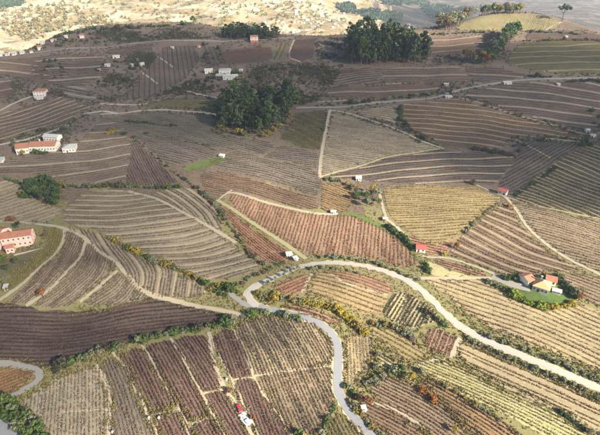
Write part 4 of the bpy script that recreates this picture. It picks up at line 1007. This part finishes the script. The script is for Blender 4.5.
# pink house garden
for (u, v, h, m) in [(8,271,9,F_green),(17,264,8.5,F_green)]:
    plant('round', u, v, h, m, 'round dark green tree on the slope %s the pink house' % ('farther below' if u < 10 else 'just below'), name='tree', cat='tree', jit=0)
for (u, v) in [(36,247),(33,248.5),(30,249.5),(25,250.5)]:
    plant('bush', u, v, 5, pick(F_golden, F_olive), 'golden shrub along the terrace wall of the pink house', 'terrace shrubs of the pink house')
for (u, v) in [(2,261),(5,259),(1,280),(5,284),(8,288)]:
    plant('bush', u, v, 6, pick(F_olive, F_golden, F_green), 'pale shrub in the garden left below the pink house', 'garden shrubs left of the pink house')
plant('bush', 44, 236, 5, F_brown, 'dark brownish bush at the right gable of the pink house')
plant('round', 19, 228, 8, F_pine, 'dark tree peering over the roof of the pink house', jit=0)
# winery planting
for (u, v) in [(36,153.5),(39,154),(42,154),(46,154),(34,153)]:
    plant('bush', u, v, 5, F_green, 'green shrub in front of the white winery', 'shrubs before the winery')
plant('round', 24, 157, 8, F_yellow, 'yellow tree at the left front corner of the winery', jit=0)
plant('bush', 14, 159, 5, F_olive, 'low green bush left of the winery')
plant('round', 14, 147, 6, F_green, 'dark tree behind the left gable of the winery')
hedge('grey hedge along the lane by the winery', along([(60,132),(68,126),(78,119),(86,115.5)], 14) + along([(18,138),(30,134.5),(44,131)], 8), lambda: random.uniform(2.4, 4), lambda: pick(F_scrub, F_olive))
for (u, v) in [(108,134),(112,133),(110,130),(115,131),(124,135),(126,134)]:
    plant('bush', u, v, random.uniform(4, 6), pick(F_yellow, F_golden) if u < 118 else F_pine, 'yellow-green bush at the head of the faded vineyard' if u < 118 else 'dark bush right of the yellow-green bushes', 'bushes at the head of the faded vineyard' if u < 118 else 'two dark bushes near the yellow ones')
hedge('broken row of dark bushes across the smooth grey-brown field', along([(126,121),(134,122.5),(142,123)], 7) + along([(146,123.5),(158,125),(166,126)], 6) + [(172,126),(176,126), (145,133.5),(147,134)], lambda: random.uniform(2.2, 3.4), lambda: pick(F_scrub, F_pine))
# scattered scrub on the upper slopes
SCR = [([(100,60),(130,52),(150,62),(128,92),(105,104),(88,98)], 46, 'dark scrub bush on the slope below the white sheds', 'scrub below the white sheds'),
       ([(150,98),(172,88),(190,80),(200,70),(214,82),(230,90),(200,94),(176,95)], 40, 'dark scrub bush left of the white farm cluster', 'scrub left of the white farm'),
       ([(242,82),(262,66),(300,64),(338,60),(346,70),(330,86),(315,100),(300,104),(290,92),(262,90)], 64, 'scrub bush between the two dark groves', 'scrub between the groves'),
       ([(315,44),(342,40),(346,60),(318,64)], 24, 'scrub bush left of the upper tall grove', 'scrub left of the upper grove'),
       ([(42,62),(60,60),(72,76),(60,84),(46,74)], 18, 'scrub bush in the upper left hollow', 'scrub in the upper left hollow'),
       ([(120,34),(190,28),(200,38),(150,40),(100,44),(80,42)], 44, 'low scrub bush above the ridge road', 'scrub above the ridge road'),
       ([(200,44),(222,44),(220,66),(206,66)], 16, 'scrub bush right of the reddish upper slope', 'scrub right of the reddish slope'),
       ([(412,58),(440,56),(462,55),(462,64),(436,63)], 18, 'small scrub bush near the orange trees', 'scrub near the orange trees')]
for (pl, k, lab, gr) in SCR:
    for (u, v) in fill(pl, k, 2.4):
        plant('bush', u, v, random.uniform(1.8, 4.2), pick(F_scrub, F_scrub, F_brown, F_olive, F_pine), lab + ', ' + spot(u, v, min(a_[0] for a_ in pl), max(a_[0] for a_ in pl), sum(a_[1] for a_ in pl)/len(pl)), gr, jit=.3, name='scrub_bush')

# ground cover on everything that is neither plot nor road
def cover(name, label, mat, y0, y1, n, size, k, zmax, patch, thr, cat='grass', within=None):
    y = 1/rng.uniform(1/y1, 1/y0, n); x = rng.uniform(-.86, .86, n)*(y*.86+80)
    nz = np.sin(x*patch + 2*np.sin(y*patch*.7)) + np.sin(y*patch*1.3 + x*patch*.4) + rng.normal(0, .6, n)
    if within is not None:
        W = gpoly(within); y = rng.uniform(W[:, 1].min(), W[:, 1].max(), n); x = rng.uniform(W[:, 0].min(), W[:, 0].max(), n)
        nz = np.sin(x*patch + 2*np.sin(y*patch*.7)) + np.sin(y*patch*1.3 + x*patch*.4) + rng.normal(0, .6, n)
    ok = nz > thr
    if within is not None: ok &= inside(W, x, y)
    for pl in PLOTS:
        lo, hi = pl.min(0), pl.max(0); b = ok & (x > lo[0]) & (x < hi[0]) & (y > lo[1]) & (y < hi[1])
        i = np.flatnonzero(b)
        if len(i): ok[i] &= ~inside(grow(dense(pl, 4.0), -1.6), x[i], y[i])
    for (pp, w) in ROADS:
        lo, hi = pp.min(0)-4, pp.max(0)+4; i = np.flatnonzero(ok & (x > lo[0]) & (x < hi[0]) & (y > lo[1]) & (y < hi[1]))
        if len(i):
            d = np.min((x[i][:, None]-pp[None, :, 0])**2 + (y[i][:, None]-pp[None, :, 1])**2, axis=1); ok[i] &= d > (w/2+.4)**2
    x, y = x[ok], y[ok]
    c = np.c_[x, y, hgt(x, y)]; a = rng.uniform(0, 6.28, len(x)); t = np.c_[np.cos(a), np.sin(a)]
    V, F = cards(c, t, k, size, size*.7, 0.05, zmax, size*.7)
    o = link(name, np_mesh(name, V, F), mat); tag(o, label, cat, kind='stuff'); print(name, len(x))
G_dry = leafy('grass_dry', [(.16, .125, .06), (.24, .19, .09), (.19, .18, .06)], scales=(.05, .8))
G_green = leafy('grass_green', [(.09, .09, .03), (.15, .14, .045), (.20, .17, .06)], scales=(.05, .8))
cover('dry_grass', 'dry tufted grass on the banks between the vineyard plots', G_dry, 95, 420, 52000, .5, 5, .45, .09, -.7)
cover('weeds', 'greenish weeds and low bramble on the banks between the plots', G_green, 95, 420, 40000, .65, 5, .8, .06, .0, 'weeds')
cover('scrub', 'grey-green low scrub over the uncultivated upper slopes', F_scrub, 400, 900, 30000, 1.1, 6, 1.3, .035, -.1, 'scrub')

BELTS = [([(95,98),(104,80),(118,66),(132,54),(152,50),(158,58),(142,76),(128,94),(112,103)], 'dark scrub belt running down beside the reddish upper slope', 1500),
         ([(150,100),(168,90),(184,84),(198,74),(216,82),(222,92),(200,95),(176,97)], 'dark scrub belt left of the white farm cluster', 900),
         ([(240,88),(252,70),(280,62),(306,64),(336,52),(346,66),(352,72),(330,86),(316,102),(300,106),(292,96),(264,92)], 'dark scrub belt between the two groves', 2600),
         ([(48,62),(62,58),(76,74),(66,84),(50,76)], 'scrub patch in the upper left hollow', 500),
         ([(70,40),(100,31),(150,30),(190,27),(222,32),(224,40),(184,39),(134,42),(90,46)], 'dark scrub along the left crest above the ridge road', 2600),
         ([(0,88),(20,80),(34,86),(60,90),(84,90),(96,104),(76,100),(52,96),(30,92)], 'scrub strip above the orange roofed house', 800)]
for (pl, lb, k) in BELTS: cover('scrub', lb, F_heath, 1, 2, k*2, 1.2, 7, 1.7, .06, .15, 'scrub', within=pl)
# ------------------------------------------------------------------ buildings
W_white = plain('wall_white', (.50, .48, .445), var=.16); W_pink = plain('wall_pink', (.60, .40, .35), var=.1); W_cream = plain('wall_cream', (.72, .65, .52), var=.06)
W_red = plain('wall_red', (.42, .13, .09)); W_stone = plain('wall_stone', (.30, .26, .21), var=.25)
R_terra = noisy('roof_terracotta', [(.21, .085, .055), (.30, .135, .085), (.34, .18, .12)], scales=(.5, 3.0), bump=.05, bump_scale=6)
R_orange = noisy('roof_orange', [(.45, .24, .11), (.58, .34, .17), (.5, .28, .13)], scales=(.5, 3.0), bump=.05, bump_scale=6)
R_grey = noisy('roof_grey', [(.26, .26, .26), (.36, .36, .35), (.30, .30, .29)], scales=(.5, 3.0))
R_dark = plain('roof_dark', (.06, .055, .05))
R_red = noisy('roof_red', [(.22, .05, .045), (.32, .085, .07), (.27, .07, .06)], scales=(.5, 3.0))
R_white = plain('roof_white', (.42, .41, .385), var=.16)
M_glass = plain('window_glass', (.03, .035, .045), rough=.15)
M_frame = plain('window_frame', (.5, .48, .45)); M_door = plain('door_wood', (.13, .07, .04))

def window(par, x, z, w, h, face, dep, door=False):
    """an opening on the front ('f', y=0), right ('r', x=L) or back wall"""
    name = 'door' if door else 'window'
    m = MB()
    t = .12
    if face == 'f': m.box(x-w/2, x+w/2, -.06, .05, z, z+h)
    else: m.box(dep-.05, dep+.06, x-w/2, x+w/2, z, z+h)
    o = m.build(name, M_door if door else M_frame, par)
    if not door:
        q = MB()
        if face == 'f':
            q.box(x-w/2+t, x-.04, -.085, -.061, z+t, z+h-t); q.box(x+.04, x+w/2-t, -.085, -.061, z+t, z+h-t)
        else:
            q.box(dep+.061, dep+.085, x-w/2+t, x-.04, z+t, z+h-t); q.box(dep+.061, dep+.085, x+.04, x+w/2-t, z+t, z+h-t)
        q.build('pane', M_glass, o)
def house(label, a, b, W, H, wall, roof, rh=1.6, roof_kind='gable', wins=0, storeys=1, door=None, name='house', cat='house', group=None, side=0, chimney=False, base=None, lift=0.0, turn=0.0):
    """front wall foot from pixel a to pixel b; W deep; walls H high"""
    p, q = G1(*a), G1(*b); d = q-p; L = float(np.hypot(d[0], d[1])); rz = math.atan2(d[1], d[0]) + turn
    z0 = max(p[2], q[2]) + lift
    root = empty(name, (p[0], p[1], z0), rz); tag(root, label, cat, group)
    m = MB(); m.box(0, L, 0, W, -4.0, H)
    if roof_kind == 'gable':
        m.prism([(0.02, H-.002), (W-.02, H-.002), (W/2, H+rh-.06)], 0.001, L-.001, axis='x')
    m.build('wall', wall, root)
    if base: 
        k = MB(); k.box(-.03, L+.03, -.03, W+.03, -4.0, H*.42); k.build('plinth', base, root)
    ov = .45; r = MB(); t = .22
    if roof_kind == 'gable':
        k = rh/(W/2); r.prism([(-ov, H-k*ov), (W/2, H+rh), (W+ov, H-k*ov), (W+ov, H-k*ov+t), (W/2, H+rh+t), (-ov, H-k*ov+t)], -ov, L+ov, axis='x')
    elif roof_kind == 'hip':
        e = min(W, L)/2*.98
        zt = H+rh; x0, x1, y0, y1 = -ov, L+ov, -ov, W+ov
        r.box(x0, x1, y0, y1, H-.05, H+.12)
        if L >= W: A, B = (x0+e+ov*.5, W/2, zt), (x1-e-ov*.5, W/2, zt)
        else: A, B = (L/2, y0+e+ov*.5, zt), (L/2, y1-e-ov*.5, zt)
        h2 = H+.121
        if L >= W: r.poly([(x0,y0,h2),(x1,y0,h2),(x1,y1,h2),(x0,y1,h2),A,B], [(0,1,5,4),(1,2,5),(2,3,4,5),(3,0,4)])
        else: r.poly([(x0,y0,h2),(x1,y0,h2),(x1,y1,h2),(x0,y1,h2),A,B], [(0,1,4),(1,2,5,4),(2,3,5),(3,0,4,5)])
    elif roof_kind == 'shed':
        r.prism([(-ov, H-.05), (W+ov, H+rh), (W+ov, H+rh+t), (-ov, H-.05+t)], -ov, L+ov, axis='x')
    ro = r.build('roof', roof, root)
    if chimney:
        c = MB(); c.box(L*.3, L*.3+.9, W*.62, W*.62+.7, H+rh*.4, H+rh+1.3); c.box(L*.3-.1, L*.3+1.0, W*.62-.1, W*.62+.8, H+rh+1.3, H+rh+1.5); c.build('chimney', wall, ro)
    sh = H/storeys
    for s in range(storeys):
        for k in range(wins):
            x = L*(k+.5)/wins
            if s == 0 and door is not None and k == door:
                window(root, x, 0.02, 1.2, 2.2, 'f', 0, True)
            else: window(root, x, s*sh + sh*.34, min(1.2, L/wins*.5), min(1.4, sh*.45), 'f', 0)
        for k in range(side):
            window(root, W*(k+.5)/side, s*sh + sh*.34, 1.1, min(1.4, sh*.45), 'r', L)
    return root
# pink house: long wing, left wing and porch wing
house('long pink two-storey house with terracotta roof at the left edge', (4,250), (33.5,244.5), 9, 7.5, W_pink, R_terra, rh=1.8, wins=6, storeys=2, side=2, chimney=True)
house('pink left wing of the big house, cut by the left edge', (-16,250), (2,250), 13, 9.5, W_pink, R_terra, rh=2.4, wins=3, storeys=2)
house('small pink annex with its own orange roof in front of the pink house', (7,254), (15,252.5), 4.2, 4.2, W_pink, R_terra, rh=1.3, wins=2, side=1)
m = MB(); p, q = G1(14,256), G1(43,248); d = q-p
root = empty('terrace_wall', p, math.atan2(d[1], d[0])); tag(root, 'pale retaining wall below the pink house', 'wall')
L = float(np.hypot(d[0], d[1])); m.box(0, L, 0, .5, -1.5, 1.0); m.build('wall', W_stone, root)
m = MB(); m.box(-.05, L+.05, -.08, .58, 1.0, 1.12); m.build('coping', W_stone, root)
house('small white garden hut on the slope below the pink house', (4.5,291), (8,290), 2.4, 2.0, W_white, R_grey, rh=.5, roof_kind='shed', wins=1, door=0, name='hut', cat='hut')
# winery
house('long white winery with terracotta roof beside the lane', (30,152.5), (56,151.5), 13, 5.5, W_white, R_terra, rh=2.4, wins=9, side=3, name='winery', cat='building', chimney=True)
house('white left wing of the winery with terracotta roof', (17,155), (29.5,153.2), 14, 5.5, W_white, R_terra, rh=2.4, wins=4, door=1, name='winery_wing', cat='building')
house('pale building with grey roof behind the winery', (44,142), (58,142.5), 8, 5.0, W_white, R_grey, rh=1.6, wins=5, name='winery_barn', cat='building')
house('small white house with grey hip roof right of the winery', (63,153), (75.5,152.5), 11, 4.2, W_white, R_grey, rh=2.0, roof_kind='hip', wins=4, side=2, door=1)
house('small white shed at the left edge below the winery', (-4,163.5), (3.5,162.5), 5, 2.6, W_white, R_grey, rh=.6, roof_kind='shed', wins=2, name='shed', cat='shed')
house('white house with orange hip roof at the end of the upper left lane', (34,97.5), (45.5,96.5), 12, 6, W_white, R_terra, rh=2.2, roof_kind='hip', wins=4, storeys=2, side=2, door=1)
house('low white front building of the house with orange hip roof', (35,100), (43,99.3), 4, 2.6, W_white, R_white, rh=.5, roof_kind='shed', wins=3, name='outbuilding', cat='building')
# white farm cluster
CL = [((216,79),(223,79),8,4,R_grey,'gable'),((223,80),(232,80),9,4.5,R_white,'gable'),((232,79.5),(238,79),7,4,R_white,'gable'),((205,74),(213,73),7,4,R_white,'gable'),((219,75.5),(230,75),10,6,R_grey,'hip'),((239.5,73),(242.5,73),4,3,R_white,'shed')]
CN = ['left white building of the farm cluster above the dark grove', 'wide white central building of the farm cluster', 'right white building of the farm cluster', 'white outbuilding left of the farm cluster', 'back building with grey roof in the farm cluster', 'tiny white shed right of the farm cluster']
for (a, b, w, h, rf, k), lb in zip(CL, CN): house(lb, a, b, w, h, W_white, rf, rh=1.2, roof_kind=k, wins=3, door=1, name='farm_building', cat='building', group='white farm cluster')
house('small white house with a red base and terracotta roof on the ridge road', (250.5,43), (257.5,43), 9, 8.5, W_white, R_terra, rh=1.6, wins=2, storeys=2, base=W_red, side=1)
SM = [((113,58.5),(122,58),7,3.2,R_white,'long white shed at upper left'),((105,67),(112,66.5),6,3,R_white,'low white shed below the long upper left shed'),((131.5,67),(135,66.5),5,3.5,R_grey,'small white hut left of the pair on the reddish slope'),((141,67),(146,65.5),6,5,R_grey,'taller white hut right of the pair on the reddish slope'),
      ((171,49),(174.5,49),5,3,R_grey,'tiny white hut under the ridge road'),((197.5,47.5),(201.5,47.5),5,3.2,R_terra,'tiny white hut right of the other hut under the ridge road'),((97.5,71),(101,71),4,2.2,R_grey,'tiny pale hut among the upper left scrub'),
      ((444,86),(450,86),5,3,R_grey,'beige hut above the upper road'),((445.5,98.5),(454,98.5),5,2.2,R_white,'low white shed beside the slim conifer'),((504,84.5),(514,84.5),6,2.6,R_white,'long low white shed beside the upper road'),
      ((557.5,86),(561,86),4,2.4,R_white,'tiny white shed on the dark purple vineyard edge'),((586,132.5),(591,132),5,3,R_grey,'small white shed at the far right path'),((591,137.5),(597,137.5),6,2.4,R_grey,'low grey-roofed shed at the end of the far right path'),((565.5,38),(568.5,38),4,2.4,R_white,'tiny white hut below the lone pine'),
      ((356,181),(363,181.5),5,2.8,R_white,'white shed in the middle above the clump of trees'),((331,214),(337,214.5),4,2.4,R_grey,'little brown and white hut on the grey strip path'),((383,221),(388,222),3.5,2.4,R_grey,'little hut beside the track near the dark hedge'),((219,157.5),(225,158.5),4,2.2,R_white,'small white shed on the green grass patch'),
      ((287,258),(294,256.7),3.6,2.2,R_white,'white shed above the road'),((295,261.5),(299,260),3,1.9,R_white,'smaller white shed right beside the road'),((363,413),(367,412.2),2.6,2,R_white,'small white shed under the orange trees right of the road'),((410,340.5),(414.5,342),2.6,1.7,R_dark,'dark little hut among the pale shrubs')]  # last entry: a dark thing of unknown kind, given a hut's shape
for (a, b, w, h, rf, lb) in SM: house(lb, a, ((a[0]+3*b[0])/4, (a[1]+3*b[1])/4), w*.75, h*.78, W_stone if ('dark' in lb and 'hut' in lb and 'hedge' not in lb) or 'beige' in lb else W_white, rf, rh=.7, roof_kind='gable' if rf in (R_grey, R_terra, R_dark) else 'shed', wins=2, door=0, name='shed' if 'shed' in lb else 'hut', cat='shed' if 'shed' in lb else 'hut')
house('white hut with red roof at the meeting of the tracks', (497.5,194), (505.5,196), 5.5, 3.4, W_white, R_red, rh=1.1, wins=2, door=1, name='hut', cat='hut', side=1)
house('shed with bright red roof beside the yellow-green grass', (416,252), (425,253), 6, 2.8, W_cream, R_red, rh=1.2, wins=2, door=0, name='shed', cat='shed')
# garden house
house('cream house with pale orange hip roof in the garden at right', (531.5,290), (547,296.5), 9, 3.4, W_white, R_orange, rh=2.8, roof_kind='hip', wins=4, side=2, door=1, chimney=True)
house('lower left wing of the garden house with terracotta roof', (527,286.5), (534,283.5), 7, 3.0, W_cream, R_terra, rh=1.5, wins=2)
house('back wing of the garden house with dark red roof', (545,284), (555,287), 6, 3.0, W_cream, R_terra, rh=1.4, wins=2)
house('white pergola shed right of the garden house', (552,293), (560,296), 2.5, 1.8, W_white, R_white, rh=.2, roof_kind='shed', wins=2, name='shed', cat='shed')
# houses on the left ridge
RI = [((20,54.5),(26,54),7,4),((38,50.5),(45,49.5),8,5),((41,46),(47,45),7,4.5),((51,42.5),(58,42),8,5),((65,38.5),(70,38),7,4),((80,38.5),(87,38),8,5),((-4,57),(4,56.5),8,5),((5,56.3),(11,55.8),7,5),((12,55.8),(18,55),7,4),((30,53.5),(35,53),7,3.5)]
k_ = {k: sorted(range(len(RI)), key=lambda i: RI[i][0][0]).index(k) for k in range(len(RI))}
ORD = ['leftmost', 'second', 'third', 'fourth', 'fifth', 'sixth', 'seventh', 'eighth', 'ninth', 'rightmost']
for k, (a, b, w, h) in enumerate(RI):
    house('white house on the left ridge road, %s counted from the left edge' % ORD[k_[k]], a, ((a[0]+2*b[0])/3, (a[1]+2*b[1])/3), w*.8, h*.8, W_white, R_terra if k % 2 else R_grey, rh=rng.uniform(1, 2), wins=2, side=1, group='white houses along the left ridge', turn=rng.uniform(-.5, .5), roof_kind='hip' if k % 3 == 0 else 'gable')
# far valley village: small houses on the sunlit slope
vg = [(rng.uniform(288, 345), rng.uniform(10, 33)) for _ in range(46)] + [(rng.uniform(255, 300), rng.uniform(22, 34)) for _ in range(16)] + [(rng.uniform(240, 300), rng.uniform(2, 14)) for _ in range(12)] + [(rng.uniform(380, 425), rng.uniform(24, 29)) for _ in range(8)] + [(rng.uniform(205, 232), rng.uniform(6, 12)) for _ in range(7)]
pv = {}
for k in range(4):
    w, l, h = 8+2*k % 5, 10+3*k, 5+(k % 2)*2.5
    a_ = MB(); a_.box(0, l, 0, w, -6, h); wm = bpy.data.meshes.new('wall'); wm.from_pydata(a_.v, [], a_.f); wm.materials.append(W_white)
    r_ = MB(); r_.prism([(-.5, h-.2), (w/2, h+2), (w+.5, h-.2), (w+.5, h+.1), (w/2, h+2.3), (-.5, h+.1)], -.5, l+.5, axis='x'); rm = bpy.data.meshes.new('roof'); rm.from_pydata(r_.v, [], r_.f); rm.materials.append([R_terra, R_white, R_orange, R_grey][k])
    pv[k] = (wm, rm)
VG = ground([p[0] for p in vg], [p[1] for p in vg])
for k, p in enumerate(VG):
    if p[1] < 1150: continue
    o = empty('village_house', p, rng.uniform(-.6, .6)); tag(o, 'small white house in the far village across the valley, ' + spot(vg[k][0], vg[k][1], 205, 425, 20), 'house', 'houses of the far valley village')
    s = rng.uniform(.45, .95); o.scale = (s, s, s)
    wm, rm = pv[k % 4]; link('wall', wm, None, o); link('roof', rm, None, o)
# far woods on the opposite valley side
def far_wood(label, pts, n, mat, h):
    P = np.array(pts, float); lo, hi = P.min(0), P.max(0); q = rng.uniform(lo, hi, (n*3, 2)); q = q[inside(P, q[:, 0], q[:, 1])][:n]
    g = ground(q[:, 0], q[:, 1]); g = g[g[:, 1] > 1150]
    VV, FF, b = [], [], 0
    for p in g:
        for _ in range(9):
            c = p + np.array([rng.normal(0, h*.35), rng.normal(0, h*.35), rng.uniform(.15, 1)*h]); s = h*.28
            A_ = rng.normal(size=3); B_ = np.cross(A_, rng.normal(size=3)); A_ *= s/np.linalg.norm(A_); B_ *= s/np.linalg.norm(B_)
            VV += [c-A_-B_, c+A_-B_*.8, c+A_*.9+B_, c-A_+B_*.7]; FF.append([b, b+1, b+2, b+3]); b += 4
    if FF: tag(link('far_wood', np_mesh('far_wood', np.array(VV), np.array(FF)), mat), label, 'wood', kind='stuff')
far_wood('dark wood high on the far valley side at the top left', [(0,0),(24,0),(22,6),(0,9)], 160, F_pine, 12)
far_wood('scattered olive scrub on the far valley side at the left', [(0,10),(70,4),(120,24),(60,30),(30,46),(0,30)], 230, F_golden, 11)
far_wood('olive and golden scrub spread over the sunlit far valley side', [(60,0),(240,0),(330,4),(330,34),(240,30),(90,26)], 200, F_golden, 8)
far_wood('dark tree dots spread over the sunlit far valley side', [(20,2),(240,0),(350,2),(340,34),(240,30),(90,26),(20,44)], 110, F_green, 9)
far_wood('dark wood on the far slope above the village', [(338,6),(352,4),(356,12),(346,14),(338,11)], 90, F_pine, 14)
far_wood('bluish dark wood on the far slope right of the village', [(352,14),(372,10),(404,16),(398,24),(372,20)], 190, F_pine, 14)
far_wood('long dark wood on the distant right hillside', [(420,6),(455,7),(440,17),(432,20),(424,12)], 160, F_pine, 16)
far_wood('dark wood strip near the top edge in the middle right', [(382,1),(430,1),(428,5),(384,6)], 130, F_pine, 16)

# ------------------------------------------------------------------ car, slab and tanks on the lower left
M_carred = plain('paint_red', (.42, .03, .05), rough=.35, var=.05); M_tyre = plain('rubber', (.02, .02, .02)); M_rim = plain('rim', (.35, .35, .36), rough=.4, metal=.6)
M_white = plain('white_plastic', (.75, .75, .74), rough=.5, var=.04); M_conc = plain('concrete', (.52, .50, .47)); M_blue = plain('pale_blue_tarp', (.55, .62, .7))
p, q = G1(237.5,406), G1(241,412.5); d = q-p
car = empty('parked_car', ((p+q)/2) + np.array([0, 0, .24]), math.atan2(d[1], d[0])); tag(car, 'red car parked on the track in the maroon vineyards', 'car')
m = MB(); m.prism([(-2.05, .3), (2.05, .3), (2.1, .62), (1.95, .85), (1.05, .95), (-1.9, .98), (-2.08, .7)], -.85, .85, axis='y'); body = m.build('body', M_carred, car)
m = MB(); m.poly([(-1.75,-.8,.96),(.95,-.8,.96),(.95,.8,.96),(-1.75,.8,.96),(-1.4,-.66,1.46),(.35,-.66,1.46),(.35,.66,1.46),(-1.4,.66,1.46)], [(0,1,5,4),(1,2,6,5),(2,3,7,6),(3,0,4,7),(0,3,2,1)]); m.build('windows', M_glass, car)
m = MB(); m.box(-1.42, .37, -.68, .68, 1.455, 1.5); m.build('roof', M_carred, car)
for sx in (-1.25, 1.3):
    for sy in (-.86, .66):
        m = MB(); m.prism([(sx+.33*math.cos(k*math.pi/6), .33+.33*math.sin(k*math.pi/6)) for k in range(12)], sy, sy+.2, axis='y'); w = m.build('wheel', M_tyre, car)
        m = MB(); m.prism([(sx+.19*math.cos(k*math.pi/4), .33+.19*math.sin(k*math.pi/4)) for k in range(8)], sy-.015, sy+.215, axis='y'); m.build('rim', M_rim, w)
for sy in (-.6, .45):
    m = MB(); m.box(2.0, 2.1, sy, sy+.2, .6, .75); m.build('headlight', M_white, car)
p, q = G1(241,414), G1(250,425); d = q-p; L = float(np.hypot(d[0], d[1]))
sl = empty('concrete_slab', p, math.atan2(d[1], d[0])); tag(sl, 'pale concrete pad below the red parked car', 'slab')
m = MB(); m.box(0, L, -1.8, 1.8, -.5, .45); m.build('pad', M_conc, sl)
p = G1(248,423)
bx = empty('storage_box', (p[0], p[1], p[2]+.3), math.atan2(d[1], d[0])); tag(bx, 'pale blue storage box standing on the concrete pad', 'box')
m = MB(); m.box(-1.0, 1.0, -.8, .8, 0, 1.1); m.build('body', M_blue, bx); m = MB(); m.box(-1.08, 1.08, -.88, .88, 1.1, 1.22); m.build('lid', M_white, bx)
for (u, v, lb) in [(149,418,'white water tank at the cross path, left of two'),(159,418,'white water tank at the cross path, right of two'),(112.5,432.5,'white water tank at the bottom edge by the pale path'),(226.5,379.5,'small white tank at the top of the car track')]:
    p = G1(u, v); t = empty('water_tank', (p[0], p[1], p[2]), .3); tag(t, lb, 'tank')
    m = MB(); m.tube([(0, 0, -.2), (0, 0, 1.1)], [.5, .5], 14); m.build('body', M_white, t)
    m = MB(); m.tube([(0, 0, 1.1), (0, 0, 1.3), (0, 0, 1.38)], [.51, .35, .2], 14); m.build('lid', M_rim, t)
# poles along the ridge road
for (u, v, lb) in [(183,41,'thin wooden pole on the ridge road, left of two'),(203,41,'thin wooden pole on the ridge road, right of two')]:
    p = G1(u, v); t = empty('utility_pole', p); tag(t, lb, 'pole')
    m = MB(); m.tube([(0, 0, -1), (0, 0, 9)], [.2, .13], 6); m.build('post', M_trunk, t); m = MB(); m.box(-1, 1, -.08, .08, 8.2, 8.4); m.build('crossarm', M_trunk, t)
# ------------------------------------------------------------------ clouds high behind the camera shade the upper slopes; air
def cloud(label, x, y, rx, ry, tau, alt=700.0, c=34.0):
    """a flat lumpy cloud whose shade falls round the ground point (x, y); tau = how much light it stops"""
    t = alt/SUNDIR.z
    ctr = Vector((x, y, float(hgt(x, y)))) + SUNDIR*t
    nu, nv = 56, 18; V = []; F = []
    ph = [random.uniform(0, 6.28) for _ in range(6)]
    for j in range(nv+1):
        e = -math.pi/2 + math.pi*j/nv
        for i in range(nu):
            a = 2*math.pi*i/nu
            w = 1 + .10*math.sin(3*a+ph[0]) + .07*math.sin(5*a+ph[1]+2*e) + .05*math.sin(9*a+ph[2]-3*e) + .03*math.sin(14*a+ph[3])
            ce = math.cos(e)
            V.append((rx*w*ce*math.cos(a), ry*w*ce*math.sin(a), c*math.sin(e)*(1.0 if e > 0 else .6)*(1+.12*math.sin(4*a+ph[4]))))
    for j in range(nv):
        for i in range(nu): F.append((j*nu+i, j*nu+(i+1) % nu, (j+1)*nu+(i+1) % nu, (j+1)*nu+i))
    m = bpy.data.materials.new('cloud'); m.use_nodes = True; nt = m.node_tree; nt.nodes.remove(nt.nodes['Principled BSDF'])
    p = nt.nodes.new('ShaderNodeVolumePrincipled'); p.inputs['Color'].default_value = (1, 1, 1, 1); p.inputs['Density'].default_value = tau*SUNDIR.z/(1.6*c)
    nt.links.new(p.outputs[0], nt.nodes['Material Output'].inputs['Volume'])
    me = bpy.data.meshes.new('cloud'); me.from_pydata(V, [], F); me.update()
    o = link('cloud', me, m); o.location = ctr
    tag(o, label, 'cloud', 'clouds high above the hillside')
for cl in CLOUDS: cloud(*cl)
zmax = float(max(ZZ.max(), CAMZ)) + 12
zmin = float(ZZ.min()) - 1
m = MB(); m.box(-9500, 9500, -1500, 10500, zmin, zmax)
mh = bpy.data.materials.new('haze'); mh.use_nodes = True
nt = mh.node_tree; nt.nodes.remove(nt.nodes['Principled BSDF'])
pv_ = nt.nodes.new('ShaderNodeVolumePrincipled'); pv_.inputs['Color'].default_value = (.70, .84, 1.0, 1); pv_.inputs['Density'].default_value = HAZE; pv_.inputs['Anisotropy'].default_value = .0
nt.links.new(pv_.outputs[0], nt.nodes['Material Output'].inputs['Volume'])
hz = m.build('haze', mh); tag(hz, 'thin blue haze over the valley', kind='stuff')
